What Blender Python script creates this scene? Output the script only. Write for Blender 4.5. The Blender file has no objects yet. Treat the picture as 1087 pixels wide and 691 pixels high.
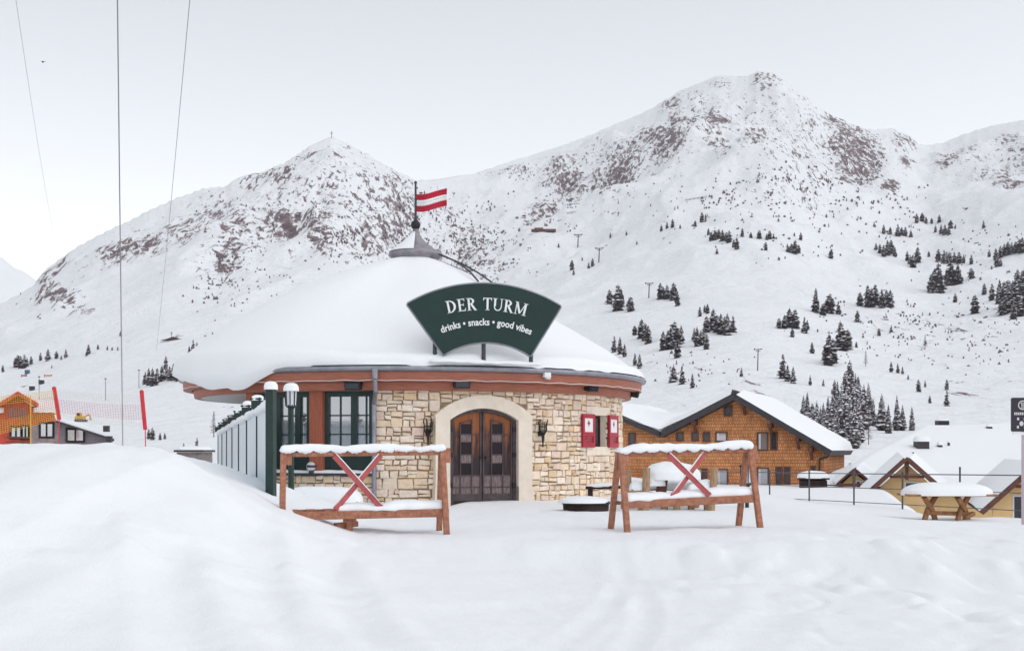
import bpy, bmesh, math, random
import numpy as np
from mathutils import Vector, Matrix, Euler
random.seed(7)
R_ = math.radians
S = bpy.context.scene
COL = S.collection
# ------------------------------------------------------------------ camera, sky, sun, exposure
F, CX, HZ, CZ = 1300.0, 543.5, 478.0, 1.1
cam_d = bpy.data.cameras.new('camera'); cam = bpy.data.objects.new('camera', cam_d); COL.objects.link(cam)
cam.location = (0, 0, CZ); cam.rotation_euler = (R_(90), 0, 0)
cam_d.sensor_width = 36; cam_d.lens = F / 1087 * 36; cam_d.shift_y = (HZ - 345.5) / 1087
cam_d.clip_start = 0.1; cam_d.clip_end = 20000
S.camera = cam
SUN_EL, SUN_AZ = R_(60), R_(118)          # azimuth clockwise from +Y (the view direction)
w = bpy.data.worlds.new("World"); S.world = w; w.use_nodes = True
nt = w.node_tree; bg = nt.nodes['Background']
sky = nt.nodes.new('ShaderNodeTexSky'); sky.sky_type = 'NISHITA'; sky.sun_disc = False
sky.sun_elevation = SUN_EL; sky.sun_rotation = SUN_AZ; sky.altitude = 1700
sky.air_density = 1.0; sky.dust_density = 2; sky.ozone_density = 1.0
hsv = nt.nodes.new('ShaderNodeHueSaturation'); hsv.inputs['Saturation'].default_value = 0.17; hsv.inputs['Value'].default_value = 1.0
nt.links.new(sky.outputs[0], hsv.inputs['Color']); nt.links.new(hsv.outputs[0], bg.inputs['Color'])
bg.inputs['Strength'].default_value = 0.15
sl = bpy.data.lights.new('sun', 'SUN'); so = bpy.data.objects.new('sun', sl); COL.objects.link(so)
sl.energy = 0.38; sl.angle = R_(60); sl.color = (1.0, 0.965, 0.93)
sdir = Vector((math.sin(SUN_AZ) * math.cos(SUN_EL), math.cos(SUN_AZ) * math.cos(SUN_EL), math.sin(SUN_EL)))
so.rotation_euler = sdir.to_track_quat('Z', 'Y').to_euler()
S.view_settings.view_transform = 'Standard'; S.view_settings.look = 'None'
S.view_settings.gamma = 1; S.view_settings.use_curve_mapping = False
S.view_settings.exposure = 0.68

# ------------------------------------------------------------------ helpers
def W(px, row, Y):
    return Vector(((px - CX) * Y / F, Y, CZ + (HZ - row) * Y / F))
def sm(a, b, x):
    t = np.clip((np.asarray(x, float) - a) / (b - a), 0, 1); return t * t * (3 - 2 * t)

def _hash(ix, iy, seed):
    h = (ix.astype(np.int64) * 374761393 + iy.astype(np.int64) * 668265263 + seed * 974634777) & 0xffffffff
    h = ((h ^ (h >> 13)) * 1274126177) & 0xffffffff
    h = (h ^ (h >> 16)) & 0xffffffff
    return h.astype(np.float64) / 4294967295.0
def vn(x, y, seed=0):
    x = np.asarray(x, float); y = np.asarray(y, float)
    ix = np.floor(x); iy = np.floor(y); fx = x - ix; fy = y - iy
    fx = fx * fx * fx * (fx * (fx * 6 - 15) + 10); fy = fy * fy * fy * (fy * (fy * 6 - 15) + 10)
    a = _hash(ix, iy, seed); b = _hash(ix + 1, iy, seed); c = _hash(ix, iy + 1, seed); d = _hash(ix + 1, iy + 1, seed)
    return (a + (b - a) * fx) * (1 - fy) + (c + (d - c) * fx) * fy      # 0..1
def fbm(x, y, octv=4, seed=0, gain=.5):
    s = 0; a = 1; n = 0
    for i in range(octv):
        s = s + a * (vn(x, y, seed + i * 17) - .5); n += a; a *= gain
        x, y = 1.62 * x + 1.18 * y + 3.7, -1.18 * x + 1.62 * y + 9.1
    return s / n * 2                                                     # about -1..1
def ridged(x, y, octv=4, seed=0):
    s = 0; a = 1; n = 0
    for i in range(octv):
        s = s + a * (1 - np.abs(2 * vn(x, y, seed + i * 31) - 1)); n += a; a *= .5
        x, y = 1.62 * x + 1.18 * y + 1.3, -1.18 * x + 1.62 * y + 5.9
    return s / n

class MB:
    """collects shapes, then links them as ONE mesh object"""
    def __init__(self): self.v = []; self.f = []; self.m = []; self.sm = []; self.c = []
    def add(self, vs, fs, mat=0, smooth=False, col=None):
        o = len(self.v); self.v += [tuple(p) for p in vs]
        for f in fs:
            self.f.append(tuple(i + o for i in f)); self.m.append(mat); self.sm.append(smooth); self.c.append(col or (1, 1, 1))
        return self
    def box(self, c, size, rz=0, mat=0, M=None, col=None):
        x, y, z = [s / 2 for s in size]
        vs = [Vector((sx * x, sy * y, sz * z)) for sx in (-1, 1) for sy in (-1, 1) for sz in (-1, 1)]
        if M is None: M = Matrix.Rotation(rz, 4, 'Z')
        c = Vector(c)
        return self.add([M @ p + c for p in vs], [(0, 1, 3, 2), (4, 6, 7, 5), (0, 4, 5, 1), (2, 3, 7, 6), (0, 2, 6, 4), (1, 5, 7, 3)], mat, False, col)
    def bar(self, a, b, wd, th, up=(0, 0, 1), mat=0, col=None):
        a = Vector(a); b = Vector(b); d = (b - a); L = d.length; d.normalize(); up = Vector(up)
        s = d.cross(up)
        if s.length < 1e-4: s = d.cross(Vector((1, 0, 0)))
        s.normalize(); u = s.cross(d)
        M = Matrix((s, d, u)).transposed().to_4x4()
        return self.box((a + b) / 2, (wd, L, th), M=M, mat=mat, col=col)
    def tube(self, a, b, r0, r1=None, n=10, mat=0, smooth=True, cap=True):
        r1 = r0 if r1 is None else r1
        a = Vector(a); b = Vector(b); d = (b - a).normalized()
        s = d.orthogonal().normalized(); u = d.cross(s)
        vs = [];
        for p, r in ((a, r0), (b, r1)):
            vs += [p + (s * math.cos(k * 2 * math.pi / n) + u * math.sin(k * 2 * math.pi / n)) * r for k in range(n)]
        self.add(vs, [(k, (k + 1) % n, n + (k + 1) % n, n + k) for k in range(n)], mat, smooth)
        if cap: self.add(vs, [tuple(range(n))[::-1], tuple(range(n, 2 * n))], mat)
        return self
    def path(self, pts, r, n=6, mat=0):
        for a, b in zip(pts[:-1], pts[1:]): self.tube(a, b, r, r, n, mat, cap=True)
        return self
    def lathe(self, prof, C, n=48, a0=0, a1=2 * math.pi, mat=0, smooth=True, fn=None):
        full = abs(a1 - a0) > 6.28
        k = n if full else n + 1; vs = []
        for i in range(k):
            a = a0 + (a1 - a0) * i / n
            for (r, z) in prof: vs.append((C[0] + r * math.cos(a), C[1] + r * math.sin(a), C[2] + z))
        m = len(prof); fs = []
        for i in range(n):
            j = (i + 1) % k
            for q in range(m - 1): fs.append((i * m + q, j * m + q, j * m + q + 1, i * m + q + 1))
        return self.add(vs, fs, mat, smooth)
    def sphere(self, c, r, n=14, m=9, sz=1.0, mat=0):
        prof = [(max(r * math.sin(math.pi * k / m), 1e-4), -r * sz * math.cos(math.pi * k / m)) for k in range(m + 1)]
        return self.lathe(prof, c, n, mat=mat)
    def prism(self, pts, O, U, V, depth, mat=0, col=None):
        """2-D outline pts in the frame O,U,V pushed back by depth along -(U x V)"""
        O = Vector(O); U = Vector(U); V = Vector(V); N = U.cross(V).normalized(); n = len(pts)
        fr = [O + U * p[0] + V * p[1] for p in pts]; bk = [p - N * depth for p in fr]
        self.add(fr + bk, [tuple(range(n)), tuple(range(2 * n - 1, n - 1, -1))] + [(k, k + n, (k + 1) % n + n, (k + 1) % n) for k in range(n)], mat, False, col)
        return self
    def strip(self, a, b, width, h, drop=.02, scallop=0, nscal=10, seed=1, side=(0, -1, 0), n=60, noise=.25, mat=0, taper=.05):
        """a ridge of settled snow lying along a-b"""
        a = Vector(a); b = Vector(b); d = (b - a); L = d.length; d.normalize(); s = Vector(side); s = (s - d * s.dot(d)).normalized(); up = Vector((0, 0, 1))
        m = 12; vs = []
        for i in range(n + 1):
            t = i / n; e = min(1, min(t, 1 - t) / taper + .0); e = math.sqrt(max(0, 1 - (1 - e) ** 2)) * .95 + .05
            hh = h * (1 + noise * 2 * float(fbm(t * L * 2.2, seed * 7.3, 3, seed))) * e
            wv = width / 2 * (1 + noise * float(fbm(t * L * 3.1, seed * 3.1 + 50, 2, seed + 3))) * (.6 + .4 * e)
            dr = drop * (1 + .8 * float(fbm(t * L * 5, seed + 90, 2, seed + 5)))
            if scallop: dr += scallop * (abs(math.sin(math.pi * t * nscal)) ** .7) * (.7 + .5 * random.random())
            c = a + d * (L * t)
            for k in range(m):
                an = math.pi * k / (m - 1)
                q = abs(math.cos(an)) ** .75 * (1 if math.cos(an) >= 0 else -1)
                vs.append(c + s * (wv * q) + up * (hh * (math.sin(an) ** .8 if math.sin(an) > 0 else 0)))
            vs.append(c - s * (wv * .96) - up * dr * .6); vs.append(c + s * (wv * .96) - up * dr)
        M = m + 2; fs = []
        for i in range(n):
            for k in range(M): fs.append((i * M + k, i * M + (k + 1) % M, (i + 1) * M + (k + 1) % M, (i + 1) * M + k))
        fs += [tuple(range(M))[::-1], tuple(n * M + k for k in range(M))]
        return self.add(vs, fs, mat, True)
    def dome(self, c, rx, ry, h, rz=0, seed=1, drop=.03, p=2.6, n=36, m=9, noise=.18, mat=0):
        """cushion of snow with a rounded rim"""
        c = Vector(c); ca, sa = math.cos(rz), math.sin(rz); vs = []
        for j in range(m + 1):
            q = j / m; rr = math.sin(q * math.pi / 2) if j else .0
            for i in range(n):
                an = 2 * math.pi * i / n
                ex = 2 / p; X = rx * abs(math.cos(an)) ** ex * (1 if math.cos(an) >= 0 else -1) * rr; Yy = ry * abs(math.sin(an)) ** ex * (1 if math.sin(an) >= 0 else -1) * rr
                nz = 1 + noise * float(fbm(X * 2.3 + seed * 5, Yy * 2.3, 3, seed))
                k = 1 + noise * .25 * float(fbm(math.cos(an) * 2 + seed, math.sin(an) * 2, 2, seed + 2)) * rr
                z = h * (max(0, 1 - rr ** p)) ** (1 / 2.2) * nz - (drop if j == m else 0)
                vs.append(c + Vector(((X * ca - Yy * sa) * k, (X * sa + Yy * ca) * k, z)))
        fs = []
        for j in range(m):
            for i in range(n): fs.append((j * n + i, j * n + (i + 1) % n, (j + 1) * n + (i + 1) % n, (j + 1) * n + i))
        fs.append(tuple(m * n + i for i in range(n))[::-1])
        return self.add(vs, fs, mat, True)
    def build(self, name, mats, parent=None, bevel=0, colors=False, seg=1):
        me = bpy.data.meshes.new(name); off = parent.location if parent is not None else Vector((0, 0, 0))
        par = parent
        if parent is not None:
            off = Vector((0, 0, 0)); q = parent
            while q is not None: off = off + q.location; q = q.parent
        me.from_pydata([(p[0] - off[0], p[1] - off[1], p[2] - off[2]) for p in self.v], [], self.f)
        if not isinstance(mats, (list, tuple)): mats = [mats]
        for m in mats: me.materials.append(m)
        me.polygons.foreach_set('material_index', self.m); me.polygons.foreach_set('use_smooth', self.sm)
        if colors:
            ca = me.color_attributes.new('tint', 'FLOAT_COLOR', 'CORNER')
            arr = []
            for p in me.polygons: arr += list(self.c[p.index]) * 0 + [x for _ in range(p.loop_total) for x in (*self.c[p.index], 1.0)]
            ca.data.foreach_set('color', arr)
        me.update()
        o = bpy.data.objects.new(name, me); COL.objects.link(o)
        if parent is not None: o.parent = parent
        if bevel:
            b = o.modifiers.new('bevel', 'BEVEL'); b.width = bevel; b.segments = seg; b.limit_method = 'ANGLE'; b.angle_limit = R_(40)
        return o

def thing(name, label, cat, loc=(0, 0, 0), group=None):
    o = bpy.data.objects.new(name, None); COL.objects.link(o); o.location = loc; o.empty_display_size = .3
    o['label'] = label; o['category'] = cat
    if group: o['group'] = group
    return o
def tag(o, label, cat, group=None):
    o['label'] = label; o['category'] = cat
    if group: o['group'] = group
    return o
def kind(o, k): o['kind'] = k; return o

# ------------------------------------------------------------------ materials
def mat(name, col, rough=.7, metal=0, spec=.4, var=0, vscale=6, bump=0, bscale=40, stretch=(1, 1, 1), col2=None, tint=False, detail=5, emit=None):
    m = bpy.data.materials.new(name); m.use_nodes = True; N = m.node_tree.nodes; L = m.node_tree.links; b = N['Principled BSDF']
    b.inputs['Roughness'].default_value = rough; b.inputs['Metallic'].default_value = metal; b.inputs['Specular IOR Level'].default_value = spec
    b.inputs['Base Color'].default_value = (*col, 1)
    tc = N.new('ShaderNodeTexCoord'); mp = N.new('ShaderNodeMapping'); mp.inputs['Scale'].default_value = stretch
    L.new(tc.outputs['Object'], mp.inputs['Vector'])
    if var or col2:
        n = N.new('ShaderNodeTexNoise'); n.inputs['Scale'].default_value = vscale; n.inputs['Detail'].default_value = detail; n.inputs['Roughness'].default_value = .65
        L.new(mp.outputs[0], n.inputs['Vector'])
        r = N.new('ShaderNodeValToRGB'); r.color_ramp.elements[0].position = .32; r.color_ramp.elements[1].position = .68
        c2 = col2 or tuple(min(1, c * (1 + var)) for c in col); c1 = col if col2 else tuple(c * (1 - var) for c in col)
        r.color_ramp.elements[0].color = (*c1, 1); r.color_ramp.elements[1].color = (*c2, 1)
        L.new(n.outputs['Fac'], r.inputs[0]); src = r.outputs[0]
    else: src = None
    if tint:
        at = N.new('ShaderNodeVertexColor'); at.layer_name = 'tint'
        mx = N.new('ShaderNodeMix'); mx.data_type = 'RGBA'; mx.blend_type = 'MULTIPLY'; mx.inputs[0].default_value = 1
        if src: L.new(src, mx.inputs[6])
        else: mx.inputs[6].default_value = (*col, 1)
        L.new(at.outputs[0], mx.inputs[7]); src = mx.outputs[2]
    if src: L.new(src, b.inputs['Base Color'])
    if bump:
        n2 = N.new('ShaderNodeTexNoise'); n2.inputs['Scale'].default_value = bscale; n2.inputs['Detail'].default_value = 4
        L.new(mp.outputs[0], n2.inputs['Vector'])
        bp = N.new('ShaderNodeBump'); bp.inputs['Strength'].default_value = bump; bp.inputs['Distance'].default_value = .02
        L.new(n2.outputs['Fac'], bp.inputs['Height']); L.new(bp.outputs[0], b.inputs['Normal'])
    return m
SNOWC = (.835, .850, .868)
M = {}
M['snow'] = mat('snow', SNOWC, .75, spec=.2, bump=.35, bscale=14)
M['stone'] = mat('limestone', (.83, .69, .55), .85, spec=.2, var=.13, vscale=9, bump=.8, bscale=30, tint=True)
M['mortar'] = mat('mortar', (.36, .28, .21), .95, spec=.1, var=.2, vscale=12)
M['cream'] = mat('cream_sandstone', (.80, .70, .585), .8, spec=.2, var=.08, vscale=5, bump=.3, bscale=60)
M['redwood'] = mat('red_stained_wood', (.36, .125, .08), .55, spec=.35, var=.22, vscale=5, stretch=(.6, .6, 9), bump=.1)
M['redpost'] = mat('red_stained_post', (.34, .105, .06), .6, spec=.3, var=.22, vscale=5, stretch=(9, 9, .6))
M['rackwood'] = mat('rack_timber', (.27, .11, .065), .75, spec=.2, vscale=6, stretch=(2.5, 2.5, 2.5), bump=.4, col2=(.47, .215, .14))
M['cross'] = mat('faded_red_board', (.42, .10, .10), .7, spec=.25, var=.2, vscale=9)
M['logwood'] = mat('pale_log_wood', (.37, .24, .15), .8, spec=.2, var=.3, vscale=8, stretch=(4, 4, 1), bump=.4)
M['tablewood'] = mat('orange_table_wood', (.33, .17, .085), .75, spec=.2, var=.3, vscale=8, bump=.3)
M['darkwood'] = mat('dark_brown_wood', (.035, .02, .018), .75, spec=.25, var=.5, vscale=6)
M['green'] = mat('dark_green_paint', (.012, .032, .028), .45, spec=.4, var=.15)
M['signgreen'] = mat('sign_green_enamel', (.012, .035, .03), .5, spec=.3, var=.1, vscale=2)
M['letter'] = mat('sign_lettering', (.78, .80, .80), .6)
M['alu'] = mat('zinc', (.30, .30, .34), .45, .6, var=.2, vscale=4)
M['capmetal'] = mat('weathered_zinc_cap', (.27, .25, .275), .5, .3, var=.25, vscale=5)
M['iron'] = mat('black_iron', (.014, .015, .018), .5, spec=.4)
M['grey'] = mat('dark_grey_metal', (.06, .06, .075), .5, .3)
M['rail'] = mat('rail_metal', (.085, .085, .10), .5, .4)
M['white'] = mat('white_paint', (.78, .78, .78), .6)
M['soffit'] = mat('plaster_soffit', (.62, .60, .60), .9)
M['shutter'] = mat('crimson_shutter', (.38, .012, .035), .5, spec=.4, var=.1)
M['flagred'] = mat('flag_red', (.48, .015, .045), .8, var=.08); M['flagwhite'] = mat('flag_white', (.80, .80, .80), .8)
M['panel'] = mat('painted_sky_reflection_panel', (.62, .72, .77), .35, spec=.4, var=.06, vscale=1.2)  # wind break glass: pale blue-white base colour stands in for the reflected sky
M['shingle'] = None
M['yellow'] = mat('ochre_render', (.80, .56, .28), .9, spec=.1, var=.07, vscale=2)
M['brown'] = mat('brown_stain', (.13, .05, .035), .7, var=.25, vscale=6)
M['fascia'] = mat('charcoal_fascia', (.045, .04, .045), .6, var=.2)
M['concrete'] = mat('grey_render', (.23, .21, .23), .9, var=.12, vscale=3)
M['redhouse'] = mat('red_timber', (.50, .075, .045), .8, var=.2, vscale=4)
M['netred'] = mat('red_net', (.55, .07, .14), .7); M['netyellow'] = mat('yellow_net', (.72, .46, .06), .7)
M['netpale'] = mat('faded_pale_net', (.72, .66, .55), .7)
M['pad'] = mat('red_padding', (.62, .035, .05), .5, var=.1)
M['digger'] = mat('machine_yellow', (.6, .36, .03), .5)
M['blue'] = mat('blue_box', (.06, .12, .22), .6)
M['orange'] = mat('orange_banner', (.65, .22, .06), .7)
M['needle'] = mat('conifer_needles', (.118, .098, .108), .9, spec=.1, var=.3, vscale=9)
M['bark'] = mat('conifer_bark', (.07, .05, .045), .9)
M['twig'] = mat('bare_larch_twigs', (.16, .125, .13), .9)
M['lampglass'] = mat('frosted_lamp_glass', (.62, .64, .68), .2, spec=.5)
M['board'] = mat('dark_board', (.028, .022, .034), .5)
M['rope'] = mat('steel_rope', (.30, .30, .33), .5)
M['bird'] = mat('bird_black', (.02, .02, .02), .8)
def glass_mat():
    m = mat('window_glass', (.40, .41, .44), .04, .7, spec=.8)
    return m
M['glass'] = glass_mat()
M['glassdark'] = mat('dark_window_glass', (.05, .055, .065), .06, .4, spec=.7)
M['doorglass'] = mat('door_glass', (.018, .010, .014), .3, spec=.2)
def shingle_mat():
    m = bpy.data.materials.new('wood_shingles'); m.use_nodes = True; N = m.node_tree.nodes; L = m.node_tree.links; b = N['Principled BSDF']
    b.inputs['Roughness'].default_value = .85; b.inputs['Specular IOR Level'].default_value = .2
    tc = N.new('ShaderNodeTexCoord'); mp = N.new('ShaderNodeMapping'); mp.inputs['Rotation'].default_value = (R_(90), 0, 0)
    uv = N.new('ShaderNodeUVMap') if False else None
    at = N.new('ShaderNodeAttribute'); at.attribute_name = 'flat'
    br = N.new('ShaderNodeTexBrick'); br.inputs['Scale'].default_value = 1; br.inputs['Brick Width'].default_value = .085; br.inputs['Row Height'].default_value = .16
    br.inputs['Mortar Size'].default_value = .012; br.inputs['Mortar Smooth'].default_value = .4; br.offset_frequency = 2; br.squash = .8; br.squash_frequency = 3
    br.inputs['Color1'].default_value = (.78, .365, .16, 1); br.inputs['Color2'].default_value = (.60, .25, .105, 1); br.inputs['Mortar'].default_value = (.26, .10, .045, 1); br.inputs['Bias'].default_value = -.1
    L.new(at.outputs['Vector'], br.inputs['Vector'])
    ns = N.new('ShaderNodeTexNoise'); ns.inputs['Scale'].default_value = 1.1; ns.inputs['Detail'].default_value = 6; ns.inputs['Roughness'].default_value = .7
    L.new(at.outputs['Vector'], ns.inputs['Vector'])
    rp = N.new('ShaderNodeValToRGB'); rp.color_ramp.elements[0].position = .3; rp.color_ramp.elements[1].position = .7
    rp.color_ramp.elements[0].color = (.66, .62, .60, 1); rp.color_ramp.elements[1].color = (1.25, 1.28, 1.3, 1)
    L.new(ns.outputs['Fac'], rp.inputs[0])
    mx = N.new('ShaderNodeMix'); mx.data_type = 'RGBA'; mx.blend_type = 'MULTIPLY'; mx.inputs[0].default_value = 1
    L.new(br.outputs[0], mx.inputs[6]); L.new(rp.outputs[0], mx.inputs[7]); L.new(mx.outputs[2], b.inputs['Base Color'])
    bp = N.new('ShaderNodeBump'); bp.inputs['Strength'].default_value = .6; bp.inputs['Distance'].default_value = .03; bp.invert = True
    L.new(br.outputs['Fac'], bp.inputs['Height']); L.new(bp.outputs[0], b.inputs['Normal'])
    return m
M['shingle'] = shingle_mat()
def door_wood():
    m = bpy.data.materials.new('weathered_door_wood'); m.use_nodes = True; N = m.node_tree.nodes; L = m.node_tree.links; b = N['Principled BSDF']
    b.inputs['Roughness'].default_value = .75
    tc = N.new('ShaderNodeTexCoord'); mp = N.new('ShaderNodeMapping'); mp.inputs['Scale'].default_value = (14, 14, 1.6); L.new(tc.outputs['Object'], mp.inputs[0])
    n = N.new('ShaderNodeTexNoise'); n.inputs['Scale'].default_value = 1; n.inputs['Detail'].default_value = 6; n.inputs['Roughness'].default_value = .7; L.new(mp.outputs[0], n.inputs['Vector'])
    sx = N.new('ShaderNodeSeparateXYZ'); L.new(tc.outputs['Object'], sx.inputs[0])
    mr = N.new('ShaderNodeMapRange'); mr.inputs['From Min'].default_value = .75; mr.inputs['From Max'].default_value = 1.75; L.new(sx.outputs['Z'], mr.inputs[0])
    ad = N.new('ShaderNodeMath'); ad.operation = 'ADD'; L.new(mr.outputs[0], ad.inputs[0])
    m2 = N.new('ShaderNodeMath'); m2.operation = 'MULTIPLY_ADD'; m2.inputs[1].default_value = 3.0; m2.inputs[2].default_value = -1.5; L.new(n.outputs['Fac'], m2.inputs[0]); L.new(m2.outputs[0], ad.inputs[1])
    r = N.new('ShaderNodeValToRGB'); e = r.color_ramp.elements; e[0].position = .15; e[0].color = (.035, .024, .028, 1); e[1].position = .95; e[1].color = (.33, .105, .03, 1)
    x = e.new(.5); x.color = (.11, .05, .038, 1)
    L.new(ad.outputs[0], r.inputs[0]); L.new(r.outputs[0], b.inputs['Base Color'])
    return m
M['doorwood'] = door_wood()
M['doorframe'] = mat('grey_brown_iron_frame', (.085, .065, .07), .6, spec=.3, var=.3, vscale=7)
M['doorgrey'] = mat('bleached_door_wood', (.20, .15, .145), .8, var=.6, vscale=3, stretch=(16, 16, 2))

# ------------------------------------------------------------------ terrain
SKX = np.array([-420,-200,-60,0,20,35,45,60,80,100,130,160,190,215,240,247,270,300,315,330,345,352,365,380,395,410,425,440,455,475,505,540,580,620,650,680,695,710,720,732,745,758,765,780,795,803,812,825,835,850,865,880,900,915,930,948,960,975,985,1000,1025,1050,1070,1087,1150,1250,1400,1600], float)
SKY = np.array([330,335,330,322,312,303,289,277,263,251,237,222,209,200,198,192,185,174,165,154,147,145,151,158,166,176,184,190,191,188,184,172,160,146,133,121,113,105,97,92,87,82,80,81,80,76,76,80,88,97,110,122,131,137,138,136,143,152,154,152,142,134,130,127,115,120,150,160], float)
YRX = np.array([-420,0,250,350,450,520,700,805,940,985,1087,1400,1600], float)
YRY = np.array([1500,1500,1750,1900,2100,2600,2700,2500,2350,2650,2450,2200,2200], float)
_gx = np.arange(-700.0, 1900.0)
def _gs(xs, ys, sg):
    k = np.exp(-.5 * (np.arange(-4 * sg, 4 * sg + 1) / sg) ** 2); k /= k.sum()
    y = np.interp(_gx, xs, ys); return np.convolve(np.pad(y, 4 * sg, mode='edge'), k, 'valid')
SKS = _gs(SKX, SKY, 14); SKW = _gs(SKX, SKY, 48); YRS = _gs(YRX, YRY, 50)
XB_Y = np.array([28.3, 30, 32.5, 38.8, 44, 54, 70, 90]); XB_X = np.array([9.7, 9.9, 10.4, 12, 13.3, 16, 20, 25])
BKX = np.array([-14, -7.1, -5.4, -4.75, -4.3, -3.84, -3.35, -2.85, -2.2, -1.6]); BKZ = np.array([1.17, 1.15, 1.13, 1.02, .78, .60, .36, .20, .04, 0])
def near_h(x, y):
    x = np.asarray(x, float); y = np.asarray(y, float)
    z = np.zeros_like(x)
    # ploughed step between the terrace and the piste in front of it
    ye = 15.1 - .42 * np.clip(x, -1, 14) + .35 * fbm(x * .7, y * .1, 3, 5)
    wd = .8 + .35 * np.clip(x, 0, 9)
    z -= .25 * sm(0, 1, (ye - y) / wd) * sm(-2.6, .6, x)
    z += .045 * np.exp(-((ye - y + .15) / .35) ** 2) * sm(-1, 2, x)
    # falls away to the right
    z -= .43 * sm(4.5, 9.5, x) * sm(16, 25, y)
    # left snow bank
    xe = x * 17 / np.clip(y, 13, 17.5)
    b = np.interp(xe + .25 * fbm(y * .5, x * .3, 2, 9), BKX, BKZ)
    z += b * sm(3.5, 14.0, y) * (1 - .8 * sm(17.8, 27, y)) - .35 * sm(22, 34, y) * sm(-3, -8, x)
    # hollow against the wall under the big windows
    z -= .36 * sm(22.5, 25.3, y) * sm(-.9, -2.2, x) * sm(34, 30, y)
    # drop behind the terrace edge, where the ochre house stands
    z -= 6.0 * sm(0, 4.5, x - np.interp(y, XB_Y, XB_X)) * sm(27.8, 30, y) * (1 - sm(82, 110, y))
    # left: valley with the grey house
    z -= 3.2 * sm(-8, -12, x + .18 * (y - 30)) * sm(26, 48, y) * (1 - sm(84, 120, y))
    # drifts, ski and walking marks
    am = sm(3, 8, y) * sm(70, 40, y)
    z += am * (.07 * fbm(x * .22, y * .22, 3, 11) + .018 * fbm(x * .9 + .3 * y, y * .45, 3, 12))
    z += am * .022 * fbm(x * 2.2 + y * .4, y * 1.6, 4, 13) * sm(40, 20, y)
    for k, (x0, sl_, wv, dp) in enumerate(((-1.2, -.32, .22, .05), (-.7, -.32, .22, .05), (-3.4, -.16, .3, .06), (1.2, .34, .2, .018), (2.6, .5, .25, .018), (-2.3, -.22, .18, .04), (-4.2, -.2, .12, .05), (-3.9, -.2, .12, .05), (0.3, .12, .10, .016), (0.6, .12, .10, .016), (3.6, .75, .3, .025), (-5.2, -.05, .2, .05))):
        d = x - (x0 + sl_ * (y - 8) + .25 * np.sin(y * .5 + k))
        z -= 1.15 * dp * (np.exp(-(d / wv) ** 2) - .5 * np.exp(-((np.abs(d) - 1.7 * wv) / (wv * .6)) ** 2)) * sm(15.5, 12, y) * (1 - .75 * sm(-2.5, -4.5, x) * sm(8, 11, y)) * (.45 + .55 * vn(y * .9, x * 0 + k, 40 + k))
    foot = ridged(x * 1.5, y * 1.1, 2, 44)
    z -= .04 * sm(.66, .95, foot) * sm(.3, .6, vn(x * .35, y * .35, 71)) * sm(2, 4, x + .1 * y) * sm(17, 11, y)
    st_ = vn((x + .42 * y) * 3.3, y * .18, 91) - .5
    z += .028 * st_ * sm(-.5, -2.5, x) * sm(17, 13, y) * sm(.35, .6, vn(x * .3, y * .25, 92))
    lump = sm(.60, .95, vn(x * 3.1, y * 2.3, 81)) * sm(.45, .75, vn(x * .5, y * .4, 82))
    z += .045 * lump * sm(3, 6, y) * sm(19, 13, y)
    z += .06 * sm(.5, .9, vn(x * 1.9, y * 1.4, 83)) * np.exp(-((ye - y - .2) / .7) ** 2) * sm(-.5, 2, x)
    return z
def elev(x, y):
    px = CX + F * x / np.maximum(y, 1)
    er = (HZ - np.interp(px, SKX, SKY) + 0.7 * fbm(px * .13, px * 0 + 3, 3, 77)) / F
    yr = np.interp(px, _gx, YRS)
    Y0, e0 = 80.0, -.019
    g = np.clip(np.log(np.maximum(y, Y0) / Y0) / np.log(yr / Y0), 0, 1)
    k = .30 + .2 * sm(.25, .6, g)
    q = .02
    t = (1 - (1 - g + q) ** k) / (1 - q ** k); t = np.clip(t + (1 - g) * ((1 + q) ** k - 1), 0, 1)
    wp = px + (22 * fbm(x / 160, y / 230, 3, 201) + 7 * fbm(x / 40, y / 60, 3, 202)) * sm(.02, .3, t) * sm(1.0, .80, t)
    es = (HZ - np.interp(wp, _gx, SKS)) / F; ew = (HZ - np.interp(wp, _gx, SKW)) / F
    return px, er, yr, t, e0, es, ew
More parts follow.
